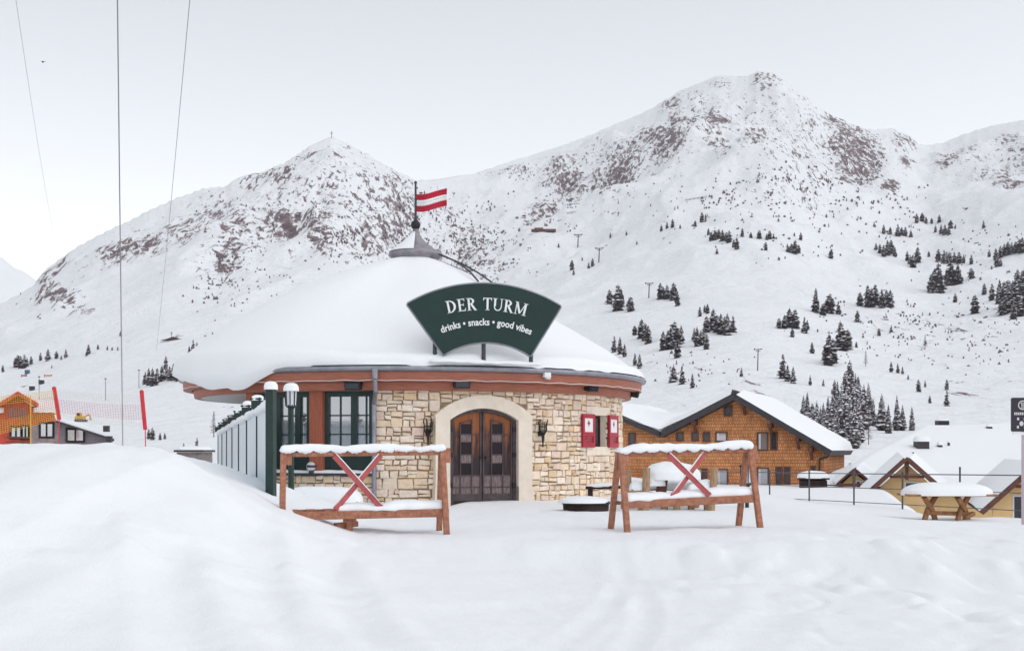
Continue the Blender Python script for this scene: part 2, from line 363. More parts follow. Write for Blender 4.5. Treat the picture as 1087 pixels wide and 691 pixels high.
# regions of bare rock on the mountain faces: (px, row, rx, ry, slant in degrees, strength)
ROCK = [(330,225,125,58,-8,.44),(245,275,44,52,10,.55),(405,235,80,46,20,.52),(300,240,90,30,-14,.56),(190,255,70,20,-25,.55),(480,250,60,50,20,.46),(815,130,90,45,0,.40),(640,190,85,32,0,.42),(880,160,50,50,0,.42),(1050,180,60,30,0,.38),(150,255,80,18,-28,.40),
 (140,274,44,15,-12,.95),(62,326,26,16,10,.95),(88,341,16,8,0,.7),(58,287,28,8,-32,.75),(195,258,26,17,-40,.75),(222,240,30,24,-30,.7),(243,292,20,34,25,.8),(255,255,18,28,20,.65),
 (330,172,28,12,-20,.7),(300,205,24,20,-20,.75),(268,205,20,16,-35,.65),(300,245,34,18,-10,.9),(342,250,22,22,10,.8),(350,213,14,10,0,.85),(362,190,12,8,0,.7),(405,245,56,26,-15,.66),(428,212,20,26,35,.6),(390,170,34,14,32,.4),(310,185,18,10,0,.8),(300,300,14,10,-40,.5),
 (500,270,45,38,20,.62),(470,230,30,26,10,.55),(545,188,40,9,0,.55),(600,196,30,20,0,.75),(578,225,30,16,-20,.75),(660,190,36,24,-35,.75),(640,200,22,16,0,.7),(705,170,34,22,0,.75),(690,150,18,12,20,.75),(725,145,26,20,45,.75),(755,138,24,22,50,.85),(768,170,26,14,30,.8),(712,115,14,16,50,.7),(765,93,16,10,0,.6),(812,88,26,10,15,.7),(735,108,20,10,30,.5),
 (805,150,24,16,-40,.75),(815,175,20,14,20,.6),(850,140,30,14,-35,.5),(845,160,26,18,-20,.55),(895,150,22,30,30,.78),(908,168,34,34,38,.84),(905,190,20,12,10,.85),(890,135,26,16,25,.78),(947,202,12,9,30,.9),(960,155,16,18,-50,.75),(925,180,18,26,38,.85),
 (1003,183,16,10,0,.8),(962,180,9,8,0,.8),(1022,173,18,12,30,.55),(1042,185,8,12,0,.5),(1068,155,20,10,10,.7),(1065,195,24,22,-30,.7),(1080,203,24,10,-10,.8),(880,205,60,14,0,.5),(820,200,40,12,0,.45),(640,225,20,14,0,.5),(1110,180,50,40,0,.7),(1180,170,50,50,20,.8),(-60,350,60,20,0,.7),
 (740,392,26,7,20,.40),(800,415,26,10,30,.38),(1000,350,80,26,0,.36),(940,345,50,22,0,.34),(1040,410,40,18,15,.42),(1022,420,20,6,20,.55),(1010,395,14,12,0,.4),(700,395,20,6,30,.3)]
SCRUB = [(240,295,24,36,20,1.2),(345,255,26,24,0,1.2),(410,245,60,28,-10,.9),(500,265,50,44,10,1.2),(590,225,40,22,0,.5),(300,235,60,30,0,.4),(640,205,50,22,-20,.4),(850,195,60,12,5,1),(790,215,60,16,0,.8),(900,205,46,16,15,.9),(760,240,40,20,0,.6),(870,230,90,34,0,.55),(960,230,60,28,0,.4),(1040,265,60,30,0,.5),(290,302,18,10,-35,.6),(265,275,20,40,20,.5),(1000,350,90,34,0,.8),(740,392,40,14,0,.6),(930,345,60,26,0,.5),(700,225,60,16,0,.4),(40,320,30,16,0,.3)]
def region(px, row, lst, grow=1.0):
    d = np.zeros_like(px)
    for (a, b, rx, ry, an, s) in lst:
        ca, sa = math.cos(R_(an)), math.sin(R_(an)); X = (px - a); Yv = (row - b)
        q = ((X * ca + Yv * sa) / (rx * grow)) ** 2 + ((-X * sa + Yv * ca) / (ry * grow)) ** 2
        d = np.maximum(d, s * np.exp(-(q ** 1.4)))
    return d
def height(x, y, want_rock=False):
    x = np.asarray(x, float); y = np.asarray(y, float)
    n = near_h(x, y)
    px, er, yr, t, e0, es, ew = elev(x, y)
    e = e0 + (ew - e0) * t + (es - ew) * sm(.35, .9, t) + (er - es) * sm(.80, 1.0, t)
    yc = np.minimum(y, yr)
    far = CZ + yc * e
    row = HZ - F * e
    rk = region(px + 9 * fbm(x * .02, y * .02, 3, 61), row + 5 * fbm(x * .02 + 9, y * .02, 3, 62), ROCK)
    win = sm(0.02, .35, t) * sm(1.0, .86, t)
    rough = .25 + .75 * sm(.42, .7, t)
    spur = ridged(x / 420 + .25 * fbm(y / 500, x / 700, 2, 3), y / 700, 4, 21) - .55
    far = far + yc * .052 * spur * win * rough
    far = far + yc * .009 * fbm(x / 90, y / 130, 4, 23) * sm(.05, .3, t) * sm(1.0, .93, t)
    far = far + yc * .013 * (ridged(x / 120 + .4 * fbm(y / 150, x / 200, 2, 8), y / 260, 3, 29) - .5) * sm(.30, .6, t) * sm(1.0, .90, t)
    crag = ridged(x / 34, y / 60, 4, 25) - .5
    far = far + crag * 17 * rk * sm(.15, .5, t) * (y > 80) + 4 * fbm(x / 11, y / 20, 2, 27) * rk * sm(.3, .5, t)
    far = far - np.maximum(y - yr, 0) * .75
    bl = sm(72, 135, y)
    z = n * (1 - sm(78, 150, y)) * 1.0 * (1 - bl * .0) + (far) * bl + (-.35) * (1 - bl) * sm(45, 80, y)
    return (z, rk * bl) if want_rock else z
def hz(x, y): return float(height(np.array([x]), np.array([y]))[0])
def mk_terrain(name, ys, us, m):
    yy, uu = np.meshgrid(ys, us, indexing='ij')
    xx = uu * np.sqrt(yy ** 2 + 18.0 ** 2)
    z, rk = height(xx, yy, True)
    nr, nc = xx.shape
    co = np.stack([xx, yy, z], -1).reshape(-1, 3)
    i = np.arange((nr - 1) * (nc - 1)); r = i // (nc - 1); c = i % (nc - 1); a = r * nc + c
    faces = np.stack([a, a + 1, a + nc + 1, a + nc], -1)
    me = bpy.data.meshes.new(name); me.vertices.add(len(co)); me.vertices.foreach_set('co', co.ravel())
    me.loops.add(faces.size); me.loops.foreach_set('vertex_index', faces.ravel().astype(np.int32))
    me.polygons.add(len(faces)); me.polygons.foreach_set('loop_start', (np.arange(len(faces)) * 4).astype(np.int32))
    me.polygons.foreach_set('use_smooth', np.ones(len(faces), bool))
    at = me.attributes.new('rock', 'FLOAT', 'POINT'); at.data.foreach_set('value', rk.ravel().astype(np.float32))
    me.update(); me.validate()
    me.materials.append(m)
    o = bpy.data.objects.new(name, me); COL.objects.link(o); kind(o, 'structure'); return o
def mountain_mat():
    m = bpy.data.materials.new('mountain_snow_and_rock'); m.use_nodes = True; N = m.node_tree.nodes; L = m.node_tree.links; b = N['Principled BSDF']
    b.inputs['Roughness'].default_value = .85; b.inputs['Specular IOR Level'].default_value = .1
    tc = N.new('ShaderNodeTexCoord')
    mp = N.new('ShaderNodeMapping'); mp.inputs['Scale'].default_value = (.15, .048, .066); L.new(tc.outputs['Object'], mp.inputs[0])
    n = N.new('ShaderNodeTexNoise'); n.inputs['Scale'].default_value = 1; n.inputs['Detail'].default_value = 7; n.inputs['Roughness'].default_value = .72; n.inputs['Distortion'].default_value = .5; L.new(mp.outputs[0], n.inputs['Vector'])
    at = N.new('ShaderNodeAttribute'); at.attribute_name = 'rock'
    # rock where region strength plus noise passes a threshold
    m1 = N.new('ShaderNodeMath'); m1.operation = 'MULTIPLY_ADD'; m1.inputs[1].default_value = .72; m1.inputs[2].default_value = -.43; L.new(at.outputs['Fac'], m1.inputs[0])
    m2 = N.new('ShaderNodeMath'); m2.operation = 'MULTIPLY_ADD'; m2.inputs[1].default_value = 2.6; m2.inputs[2].default_value = -1.3; L.new(n.outputs['Fac'], m2.inputs[0])
    ad = N.new('ShaderNodeMath'); ad.operation = 'ADD'; L.new(m1.outputs[0], ad.inputs[0]); L.new(m2.outputs[0], ad.inputs[1])
    # bare rock shows on steep ground, snow lies on the flat
    ge = N.new('ShaderNodeNewGeometry'); sx = N.new('ShaderNodeSeparateXYZ'); L.new(ge.outputs['Normal'], sx.inputs[0])
    m4 = N.new('ShaderNodeMath'); m4.operation = 'MULTIPLY_ADD'; m4.inputs[1].default_value = -.55; m4.inputs[2].default_value = .42; L.new(sx.outputs['Z'], m4.inputs[0])
    m5 = N.new('ShaderNodeMath'); m5.operation = 'MULTIPLY'; L.new(m4.outputs[0], m5.inputs[0]); L.new(at.outputs['Fac'], m5.inputs[1])
    ad2 = N.new('ShaderNodeMath'); ad2.operation = 'ADD'; L.new(ad.outputs[0], ad2.inputs[0]); L.new(m5.outputs[0], ad2.inputs[1])
    r = N.new('ShaderNodeMapRange'); r.inputs['From Min'].default_value = 0.0; r.inputs['From Max'].default_value = .10; L.new(ad2.outputs[0], r.inputs[0])
    n2 = N.new('ShaderNodeTexNoise'); n2.inputs['Scale'].default_value = .11; n2.inputs['Detail'].default_value = 5; L.new(tc.outputs['Object'], n2.inputs['Vector'])
    rr = N.new('ShaderNodeValToRGB'); rr.color_ramp.elements[0].position = .3; rr.color_ramp.elements[0].color = (.095, .072, .082, 1); rr.color_ramp.elements[1].position = .72; rr.color_ramp.elements[1].color = (.28, .205, .21, 1); L.new(n2.outputs['Fac'], rr.inputs[0])
    mx = N.new('ShaderNodeMix'); mx.data_type = 'RGBA'; L.new(r.outputs[0], mx.inputs[0]); mx.inputs[6].default_value = (*SNOWC, 1); L.new(rr.outputs[0], mx.inputs[7])
    L.new(mx.outputs[2], b.inputs['Base Color'])
    n3 = N.new('ShaderNodeTexNoise'); n3.inputs['Scale'].default_value = .09; n3.inputs['Detail'].default_value = 7; n3.inputs['Roughness'].default_value = .6; L.new(tc.outputs['Object'], n3.inputs['Vector'])
    bp = N.new('ShaderNodeBump'); bp.inputs['Strength'].default_value = .7; bp.inputs['Distance'].default_value = 6; L.new(n3.outputs['Fac'], bp.inputs['Height']); L.new(bp.outputs[0], b.inputs['Normal'])
    return m
def ground_mat():
    m = bpy.data.materials.new('ground_snow'); m.use_nodes = True; N = m.node_tree.nodes; L = m.node_tree.links; b = N['Principled BSDF']
    b.inputs['Roughness'].default_value = .7; b.inputs['Specular IOR Level'].default_value = .25
    b.inputs['Base Color'].default_value = (*SNOWC, 1)
    tc = N.new('ShaderNodeTexCoord'); mp = N.new('ShaderNodeMapping'); mp.inputs['Scale'].default_value = (1, .6, 1); L.new(tc.outputs['Object'], mp.inputs[0])
    n = N.new('ShaderNodeTexNoise'); n.inputs['Scale'].default_value = 3.2; n.inputs['Detail'].default_value = 8; n.inputs['Roughness'].default_value = .58; L.new(mp.outputs[0], n.inputs['Vector'])
    bp = N.new('ShaderNodeBump'); bp.inputs['Strength'].default_value = .42; bp.inputs['Distance'].default_value = .05; L.new(n.outputs['Fac'], bp.inputs['Height'])
    n2 = N.new('ShaderNodeTexNoise'); n2.inputs['Scale'].default_value = 60; n2.inputs['Detail'].default_value = 3; L.new(tc.outputs['Object'], n2.inputs['Vector'])
    b2 = N.new('ShaderNodeBump'); b2.inputs['Strength'].default_value = .55; b2.inputs['Distance'].default_value = .01; L.new(n2.outputs['Fac'], b2.inputs['Height']); L.new(bp.outputs[0], b2.inputs['Normal'])
    L.new(b2.outputs[0], b.inputs['Normal'])
    return m
US = np.linspace(-.66, .66, 940)
t_ = np.linspace(1 / 5.0, 1 / 26.0, 280)
ys_near = np.concatenate([np.linspace(-60, 4.2, 14), 1 / t_, np.linspace(26.2, 80, 110)])
tt = np.linspace(0, 1, 470)
ys_far = 80 * (2800 / 80) ** (1 - (1 - tt) ** 1.9); ys_far = np.concatenate([ys_far, np.linspace(2830, 3600, 12)])
mk_terrain('snow_ground', ys_near, US, ground_mat())
MM = mountain_mat()
mk_terrain('mountains', ys_far, US, MM)
# pale far ridge at the left edge of the view
def far_ridge():
    ys = np.linspace(3700, 4600, 40); xs = np.linspace(-2400, -1000, 90)
    yy, xx = np.meshgrid(ys, xs, indexing='ij'); px = CX + F * xx / 4200
    top = np.interp(px, [-300, -120, -30, 0, 15, 35, 60, 120, 250], [290, 262, 270, 274, 282, 292, 312, 330, 345])
    zc = CZ + (HZ - top) / F * 4200
    z = zc - np.abs(yy - 4200) * .5 + 25 * fbm(xx / 120, yy / 120, 4, 91)
    b = MB(); nr, nc = xx.shape
    b.add(np.stack([xx, yy, z], -1).reshape(-1, 3).tolist(), [(r * nc + c, r * nc + c + 1, (r + 1) * nc + c + 1, (r + 1) * nc + c) for r in range(nr - 1) for c in range(nc - 1)], 0, True)
    kind(b.build('far_mountain', M['snow']), 'structure')
far_ridge()
YS_MARCH = np.concatenate([np.linspace(30, 150, 240), np.geomspace(151, 2750, 1500)])
def on_slope(px, row, ymin=60):
    u = (px - CX) / F; ys = YS_MARCH[YS_MARCH > ymin]
    z = height(u * ys, ys); e = (z - CZ) / ys; want = (HZ - row) / F
    k = np.argmax(e >= want)
    if e[k] < want: k = int(np.argmin(np.abs(e - want)))
    return Vector((u * ys[k], ys[k], z[k]))

# ------------------------------------------------------------------ round stone restaurant
DC, AC = 31.2, R_(-4.5)
RC = Vector((DC * math.sin(AC), DC * math.cos(AC), 0))
D0 = Vector((-math.sin(AC), -math.cos(AC), 0)); R0 = Vector((math.cos(AC), -math.sin(AC) * 1.0, 0)); R0 = Vector((-D0.y, D0.x, 0))
RW, RE = 5.21, 5.80
Zv_ = Vector((0, 0, 1))
def cyl(phi, r, z): return RC + (D0 * math.cos(phi) + R0 * math.sin(phi)) * r + Vector((0, 0, z))
def phi_of(px, r):
    al = math.atan((px - CX) / F) - AC
    return math.asin(max(-1, min(1, DC * math.sin(al) / r))) - al
def z_at(phi, r, row): return CZ + (HZ - row) * cyl(phi, r, 0).y / F
ANG0 = math.atan2(D0.y, D0.x)            # lathe angle = ANG0 + phi
rest = thing('round_restaurant', 'round stone restaurant with conical snow covered roof, red eaves and arched double door', 'restaurant', (RC.x, RC.y, 0))
# --- wall shell with openings
ph_c = phi_of(398, RW); ph_l = phi_of(262, RW)
DOORL, DOORR = phi_of(476, RW), phi_of(548, RW); SURL, SURR = phi_of(462, RW), phi_of(563, RW)
SILL_Z = z_at(phi_of(345, RW), RW, 502); WTOP = 2.40
wl, wr = phi_of(629, RW), phi_of(643, RW)
wz0, wz1 = z_at((wl + wr) / 2, RW, 474), z_at((wl + wr) / 2, RW, 441)
DZ1 = z_at((DOORL + DOORR) / 2, RW, 431)
wall = MB()
holes = [(ph_l + .05, ph_c - .008, SILL_Z, WTOP), (DOORL - .005, DOORR + .005, -.6, DZ1), (wl, wr, wz0, wz1)]
PB = math.pi - .05
phis = sorted(set([ph_l + i * (PB - ph_l) / 70 for i in range(71)] + [h[0] for h in holes] + [h[1] for h in holes]))
zs = sorted(set([-.8, 2.46] + [h[2] for h in holes] + [h[3] for h in holes]))
for a, b in zip(phis[:-1], phis[1:]):
    for c, d in zip(zs[:-1], zs[1:]):
        mp_, mz = (a + b) / 2, (c + d) / 2
        if any(h[0] < mp_ < h[1] and h[2] < mz < h[3] for h in holes): continue
        q = [cyl(a, RW - .03, c), cyl(b, RW - .03, c), cyl(b, RW - .03, d), cyl(a, RW - .03, d)]
        q2 = [cyl(a, RW - .40, c), cyl(b, RW - .40, c), cyl(b, RW - .40, d), cyl(a, RW - .40, d)]
        wall.add(q, [(0, 1, 2, 3)]); wall.add(q2, [(3, 2, 1, 0)])
cl0, cl1 = cyl(ph_l, RW - .03, 0), cyl(PB, RW - .03, 0)
wall.add([cl0 + Zv_ * z for z in (-.8, 2.46)] + [cl1 + Zv_ * z for z in (2.46, -.8)], [(0, 1, 2, 3)])
def reveal(p0, p1, z0, z1, m=0, r1=RW - .40):
    for (a, za, b, zb) in ((p0, z0, p0, z1), (p1, z1, p1, z0), (p0, z1, p1, z1), (p1, z0, p0, z0)):
        wall.add([cyl(a, RW + .0, za), cyl(b, RW + .0, zb), cyl(b, r1, zb), cyl(a, r1, za)], [(0, 1, 2, 3)], m)
reveal(*holes[2][:2], *holes[2][2:], 2); reveal(*holes[1][:2], *holes[1][2:], 2)
# stones
rs = random.Random(3)
def split(s0, s1, z0, z1, out):
    wd, ht = s1 - s0, z1 - z0
    if wd < .12 or ht < .09: out.append((s0, s1, z0, z1)); return
    big = rs.random()
    mw, mh = .16 + .24 * big, .09 + .13 * rs.random()
    if ht > mh * 1.25 and (ht > .34 or ht > wd * .62):
        k = z0 + ht * rs.uniform(.35, .65); split(s0, s1, z0, k, out); split(s0, s1, k, z1, out)
    elif wd > mw * 1.2:
        k = s0 + wd * rs.uniform(.32, .68); split(s0, k, z0, z1, out); split(k, s1, z0, z1, out)
    else: out.append((s0, s1, z0, z1))
zones = []
pe = R_(125)
def zone(a, b, z0, z1):
    n = max(1, round((b - a) * RW / 2.6)); nb_ = max(1, round((z1 - z0) / .42)); zz = [z0 + (z1 - z0) * (k + (rs.uniform(-.22, .22) if 0 < k < nb_ else 0)) / nb_ for k in range(nb_ + 1)]
    for q in range(nb_):
        cut = [a] + [a + (b - a) * (k + rs.uniform(-.3, .3)) / n for k in range(1, n)] + [b]
        for i in range(n): zones.append((RW * cut[i], RW * cut[i + 1], zz[q], zz[q + 1]))
lz0, lz1 = wz0 - .20, wz1 + .20; lpa, lpb = phi_of(622, RW), phi_of(646.5, RW)
zone(ph_c, SURL + .02, -.6, 2.44); zone(SURL + .02, SURR - .02, 2.1, 2.44); zone(SURR - .02, lpa, -.6, 2.44)
zone(lpa, lpb, -.6, lz0); zone(lpa, lpb, lz1, 2.44); zone(lpb, pe, -.6, 2.44); zone(ph_l, ph_c, -.9, SILL_Z - .05)
zone(lpa, wl, lz0 + .2, lz1 - .2); zone(wr, lpb, lz0 + .2, lz1 - .2)
tints = [(1, 1, 1), (1.06, 1.08, 1.08), (.97, .93, .86), (1.08, 1.1, 1.14), (.95, .93, .90), (1.02, .96, .88), (1.0, .93, .95), (.90, .80, .64), (1.1, 1.14, 1.2)]
for zn in zones:
    st = []; split(*zn, st)
    for (s0, s1, z0, z1) in st:
        g = .010; j = lambda: rs.uniform(-.016, .016)
        pr = rs.uniform(.005, .035); c = rs.choice(tints); k = rs.uniform(.88, 1.04); c = tuple(x * k for x in c)
        cs = [(s0 + g + j(), z0 + g + j()), (s1 - g + j(), z0 + g + j()), (s1 - g + j(), z1 - g + j()), (s0 + g + j(), z1 - g + j())]
        cm = ((s0 + s1) / 2, (z0 + z1) / 2); inner = [(cm[0] + (x - cm[0]) * .86, cm[1] + (y - cm[1]) * .82) for x, y in cs]
        vs = [cyl(x / RW, RW - .035, y) for x, y in cs] + [cyl(x / RW, RW + pr * .5, y) for x, y in cs] + [cyl(x / RW, RW + pr + rs.uniform(-.006, .006), y) for x, y in inner]
        wall.add(vs, [(0, 1, 5, 4), (1, 2, 6, 5), (2, 3, 7, 6), (3, 0, 4, 7), (4, 5, 9, 8), (5, 6, 10, 9), (6, 7, 11, 10), (7, 4, 8, 11), (8, 9, 10, 11)], 1, False, c)
wall_o = wall.build('wall', [M['mortar'], M['stone'], M['cream']], rest, colors=True)
# lintel and sill of the small window
for (nm_, za, zb, pr) in (('lintel', wz1 + .002, lz1, .025), ('window_sill', lz0, wz0 - .002, .035)):
    n = 6; lt = MB()
    for i in range(n):
        a = lpa + (lpb - lpa) * i / n; b = lpa + (lpb - lpa) * (i + 1) / n
        vs = [cyl(p, r, z) for r in (RW - .03, RW + pr) for z in (za, zb) for p in (a, b)]
        lt.add(vs, [(4, 5, 7, 6), (0, 1, 5, 4), (2, 6, 7, 3), (0, 4, 6, 2), (1, 3, 7, 5)], 0)
    lt.build(nm_, M['cream'], rest)
# small window pane and shutters
def flat_frame(phm, r):
    O = cyl(phm, r, 0); N = (D0 * math.cos(phm) + R0 * math.sin(phm)); T = (R0 * math.cos(phm) - D0 * math.sin(phm))
    return O, T, N
Zv = Vector((0, 0, 1))
phm = (wl + wr) / 2; O, T, N = flat_frame(phm, RW - .15); hw = RW * (wr - wl) / 2
sw = MB(); zc = (wz0 + wz1) / 2
for (x0, x1, z0, z1) in ((-hw, -hw + .06, wz0, wz1), (hw - .06, hw, wz0, wz1), (-hw + .06, hw - .06, wz1 - .06, wz1), (-hw + .06, hw - .06, wz0, wz0 + .06), (-.02, .02, wz0 + .06, wz1 - .06)):
    sw.prism([(x0, z0), (x1, z0), (x1, z1), (x0, z1)], O, T, Zv, .06)
swo = sw.build('window', M['darkwood'], rest)
MB().prism([(-hw + .05, wz0 + .05), (hw - .05, wz0 + .05), (hw - .05, wz1 - .05), (-hw + .05, wz1 - .05)], O - N * .02, T, Zv, .015).build('pane', M['glassdark'], swo)
for (pa, pb) in ((phi_of(615.5, RW), wl - .004), (wr + .004, phi_of(651.5, RW) + .02)):
    pm = (pa + pb) / 2; O, T, N = flat_frame(pm, RW + .085); h2 = RW * (pb - pa) / 2
    sh = MB(); fr = .075
    for (x0, x1, z0, z1) in ((-h2, -h2 + fr, wz0 - .02, wz1 + .02), (h2 - fr, h2, wz0 - .02, wz1 + .02), (-h2 + fr, h2 - fr, wz1 - fr, wz1 + .02), (-h2 + fr, h2 - fr, wz0 - .02, wz0 + fr), (-h2 + fr, h2 - fr, zc - .12, zc - .03)):
        sh.prism([(x0, z0), (x1, z0), (x1, z1), (x0, z1)], O, T, Zv, .05)
    zz = wz0 + fr
    while zz < zc - .14:
        sh.prism([(-h2 + fr, zz), (h2 - fr, zz), (h2 - fr, zz + .03), (-h2 + fr, zz + .03)], O - N * .012, T, Zv, .02); zz += .045
    sho = sh.build('shutter', M['shutter'], rest)
    pn = MB().prism([(-h2 + fr, zc - .03), (h2 - fr, zc - .03), (h2 - fr, wz1 - fr), (-h2 + fr, wz1 - fr)], O - N * .014, T, Zv, .02)
    pn.build('white_panel', M['white'], sho)
    dm = MB(); 
    for an in range(4):
        a = an * math.pi / 2; dm.prism([(0.0, zc + .17), (.035 * math.cos(a - .6), zc + .17 + .05 * math.sin(a - .6)), (.06 * math.cos(a), zc + .17 + .08 * math.sin(a)), (.035 * math.cos(a + .6), zc + .17 + .05 * math.sin(a + .6))], O - N * .009, T, Zv, .004)
    dm.build('ornament', M['shutter'], sho)
# --- door surround, frame and leaves on the tangent plane
pd = (DOORL + DOORR) / 2; O, T, N = flat_frame(pd, RW + .03); hwD = RW * (DOORR - DOORL) / 2
hwS = RW * (SURR - SURL) / 2; zb = -.5
zsp = z_at(pd, RW, 446); ztop = z_at(pd, RW, 433.5); zoS = z_at(pd, RW, 441); zoT = z_at(pd, RW, 419.5)
def arch(hw_, zs_, zt_, n=18):
    s = zt_ - zs_; Rr = (hw_ ** 2 + s ** 2) / (2 * s); a = math.asin(hw_ / Rr)
    return [(Rr * math.sin(-a + 2 * a * i / n), zt_ - Rr + Rr * math.cos(-a + 2 * a * i / n)) for i in range(n + 1)]
def arch_band(mb, hi, zsi, zti, ho, zso, zto, z0, Of, depth, mat_=0, n=18):
    inn = [(-hi, z0)] + arch(hi, zsi, zti, n) + [(hi, z0)]; out = [(-ho, z0)] + arch(ho, zso, zto, n) + [(ho, z0)]
    for i in range(len(inn) - 1):
        mb.prism([inn[i], inn[i + 1], out[i + 1], out[i]][::-1], Of, T, Zv, depth, mat_)
sb = MB(); arch_band(sb, hwD, zsp, ztop, hwS, zoS, zoT, zb, O + N * .05, .30)
sb.build('door_surround', M['cream'], rest)
for s in (-1, 1): MB().prism([(s * hwD if s > 0 else -hwS - .02, zb), (hwS + .02 if s > 0 else -hwD, zb), (hwS + .02 if s > 0 else -hwD, .32), (s * hwD if s > 0 else -hwS - .02, .32)], O + N * .075, T, Zv, .2).build('plinth', M['cream'], rest)
df = MB(); Od = O - N * .10; fw = .075
arch_band(df, hwD - fw, zsp - .02, ztop - fw, hwD + .01, zsp + .0, ztop + .005, zb, Od, .10)
df.build('door_frame', M['doorframe'], rest)
archpts = arch(hwD - fw - .005, zsp - .02, ztop - fw - .005, 30)
def arch_z(x): return float(np.interp(x, [p[0] for p in archpts], [p[1] for p in archpts]))
for s in (-1, 1):
    x0, x1 = (.012, hwD - fw - .006) if s > 0 else (-(hwD - fw - .006), -.012)
    wdt = x1 - x0; Ol = Od - N * .03
    lf = MB()
    xs_ = [x0 + wdt * i / 8 for i in range(9)]
    lf.prism([(x0, zb), (x1, zb)] + [(x, arch_z(x)) for x in xs_[::-1]], Ol - N * .03, T, Zv, .04)      # boards
    dl = lf.build('door', M['doorwood'], rest)
    ir = MB(); t2 = .035
    for x in (x0 + t2 / 2, x1 - t2 / 2): ir.prism([(x - t2 / 2, zb), (x + t2 / 2, zb), (x + t2 / 2, arch_z(x + t2 / 2)), (x - t2 / 2, arch_z(x - t2 / 2))], Ol + N * .012, T, Zv, .04)
    ga, gb = x0 + wdt * .30, x0 + wdt * .68
    bars = [ga, gb]
    for x in bars: ir.prism([(x - .011, .12), (x + .011, .12), (x + .011, arch_z(x) - .13), (x - .011, arch_z(x) - .13)], Ol + N * .008, T, Zv, .036)
    rows = [z_at(pd, RW, r) for r in (461, 469, 482.5, 491.5, 504.5, 517)]
    for i, z in enumerate(rows):
        full = i in (0, 4, 5)
        xa, xb = (x0 + t2, x1 - t2) if full else (ga, gb)
        ir.prism([(xa, z - .011), (xb, z - .011), (xb, z + .011), (xa, z + .011)], Ol + N * .006, T, Zv, .034)
    za_, zb_ = arch_z(ga) - .13, arch_z(gb) - .13
    ir.prism([(ga, za_ - .02), (gb, zb_ - .02), (gb, zb_), (ga, za_)], Ol + N * .006, T, Zv, .034)
    ir.prism([(x0 + t2, .02), (x1 - t2, .02), (x1 - t2, .17), (x0 + t2, .17)], Ol + N * .006, T, Zv, .034)
    ir.build('iron_frame', M['doorframe'], dl)
    for i, (zt, zq) in enumerate(((min(za_, zb_) - .02, rows[0]), (rows[1], rows[2]), (rows[3], rows[4]))):
        MB().prism([(ga + .011, zq + .011), (gb - .011, zq + .011), (gb - .011, zt - .011), (ga + .011, zt - .011)], Ol - N * .012, T, Zv, .012).build('pane', M['doorglass'], dl)
    for (zt, zq) in ((rows[0], rows[1]), (rows[2], rows[3])):
        MB().prism([(ga + .011, zq + .011), (gb - .011, zq + .011), (gb - .011, zt - .011), (ga + .011, zt - .011)], Ol - N * .010, T, Zv, .012).build('door_panel', M['doorgrey'], dl)
    MB().prism([(x0 + t2, .17), (x1 - t2, .17), (x1 - t2, rows[4] - .011), (x0 + t2, rows[4] - .011)], Ol - N * .016, T, Zv, .010).build('door_panel', M['doorgrey'], dl)
    kb = MB(); kx = x0 + .05 if s > 0 else x1 - .05
    kb.tube(O + T * kx + Zv * .95 - N * .115, O + T * kx + Zv * .95 - N * .05, .018); kb.sphere(O + T * kx + Zv * .95 - N * .05, .032)
    kb.build('handle', M['iron'], dl)
    for z in (.35, 1.0, 1.55): MB().box(O + T * ((x1 + .02) if s > 0 else (x0 - .02)) + Zv * z - N * .085, (.06, .05, .10), rz=math.atan2(T.y, T.x)).build('hinge', M['iron'], dl)
# --- glazed front to the left
GL = [(phi_of(262, RW) + .05, phi_of(291, RW)), (phi_of(291, RW), phi_of(329, RW)), (phi_of(343, RW), ph_c - .008)]
for gi, (pa, pb) in enumerate(GL):
    pm = (pa + pb) / 2; O2, T2, N2 = flat_frame(pm, RW - .10); h2 = RW * math.sin((pb - pa) / 2) - .01
    z0, z1 = SILL_Z + .02, WTOP - .02; zp = z_at(pm, RW, 485)
    fr = MB(); t2 = .10
    rect = lambda mb, a, b, c, d, o=0., dp=.08: mb.prism([(a, c), (b, c), (b, d), (a, d)], O2 + N2 * o, T2, Zv, dp)
    rect(fr, -h2, -h2 + t2, z0, z1); rect(fr, h2 - t2, h2, z0, z1); rect(fr, -h2 + t2, h2 - t2, z1 - t2 * 1.3, z1); rect(fr, -h2 + t2, h2 - t2, z0, z0 + .06)
    rect(fr, -h2 + t2, h2 - t2, zp - .05, zp + .03)
    mid = h2 * .2 if gi else 0
    if h2 > .3: rect(fr, mid - .07, mid + .07, zp, z1 - .13)
    go = fr.build('window', M['green'], rest)
    rect(MB(), -h2 + t2, h2 - t2, z0 + .06, zp - .05, -.02, .03).build('lower_panel', M['green'], go)
    rect(MB(), -h2 + t2, h2 - t2, zp + .03, z1 - .13, -.055, .012).build('pane', M['glass'], go)
    mu = MB()
    zt, zq = z1 - .13, zp + .03
    for (a, b) in ((-h2 + t2, mid - .07), (mid + .07, h2 - t2)):
        if b - a < .1: continue
        x = (a + b) / 2 + (.06 if a > 0 else 0); rect(mu, x - .016, x + .016, zq, zt, -.03, .03)
        for f_ in (.36, .68): rect(mu, a, b, zq + (zt - zq) * f_ - .015, zq + (zt - zq) * f_ + .015, -.032, .03)
    mu.build('glazing_bar', M['green'], go)
po = MB()
for (pa, pb) in ((phi_of(329, RW), phi_of(343, RW)), (ph_l, ph_l + .05)):
    pm = (pa + pb) / 2; O2, T2, N2 = flat_frame(pm, RW + .04); h2 = RW * (pb - pa) / 2
    po = MB(); po.prism([(-h2, SILL_Z), (h2, SILL_Z), (h2, 2.5), (-h2, 2.5)], O2, T2, Zv, .30); po.build('post', M['redpost'], rest, bevel=.01)
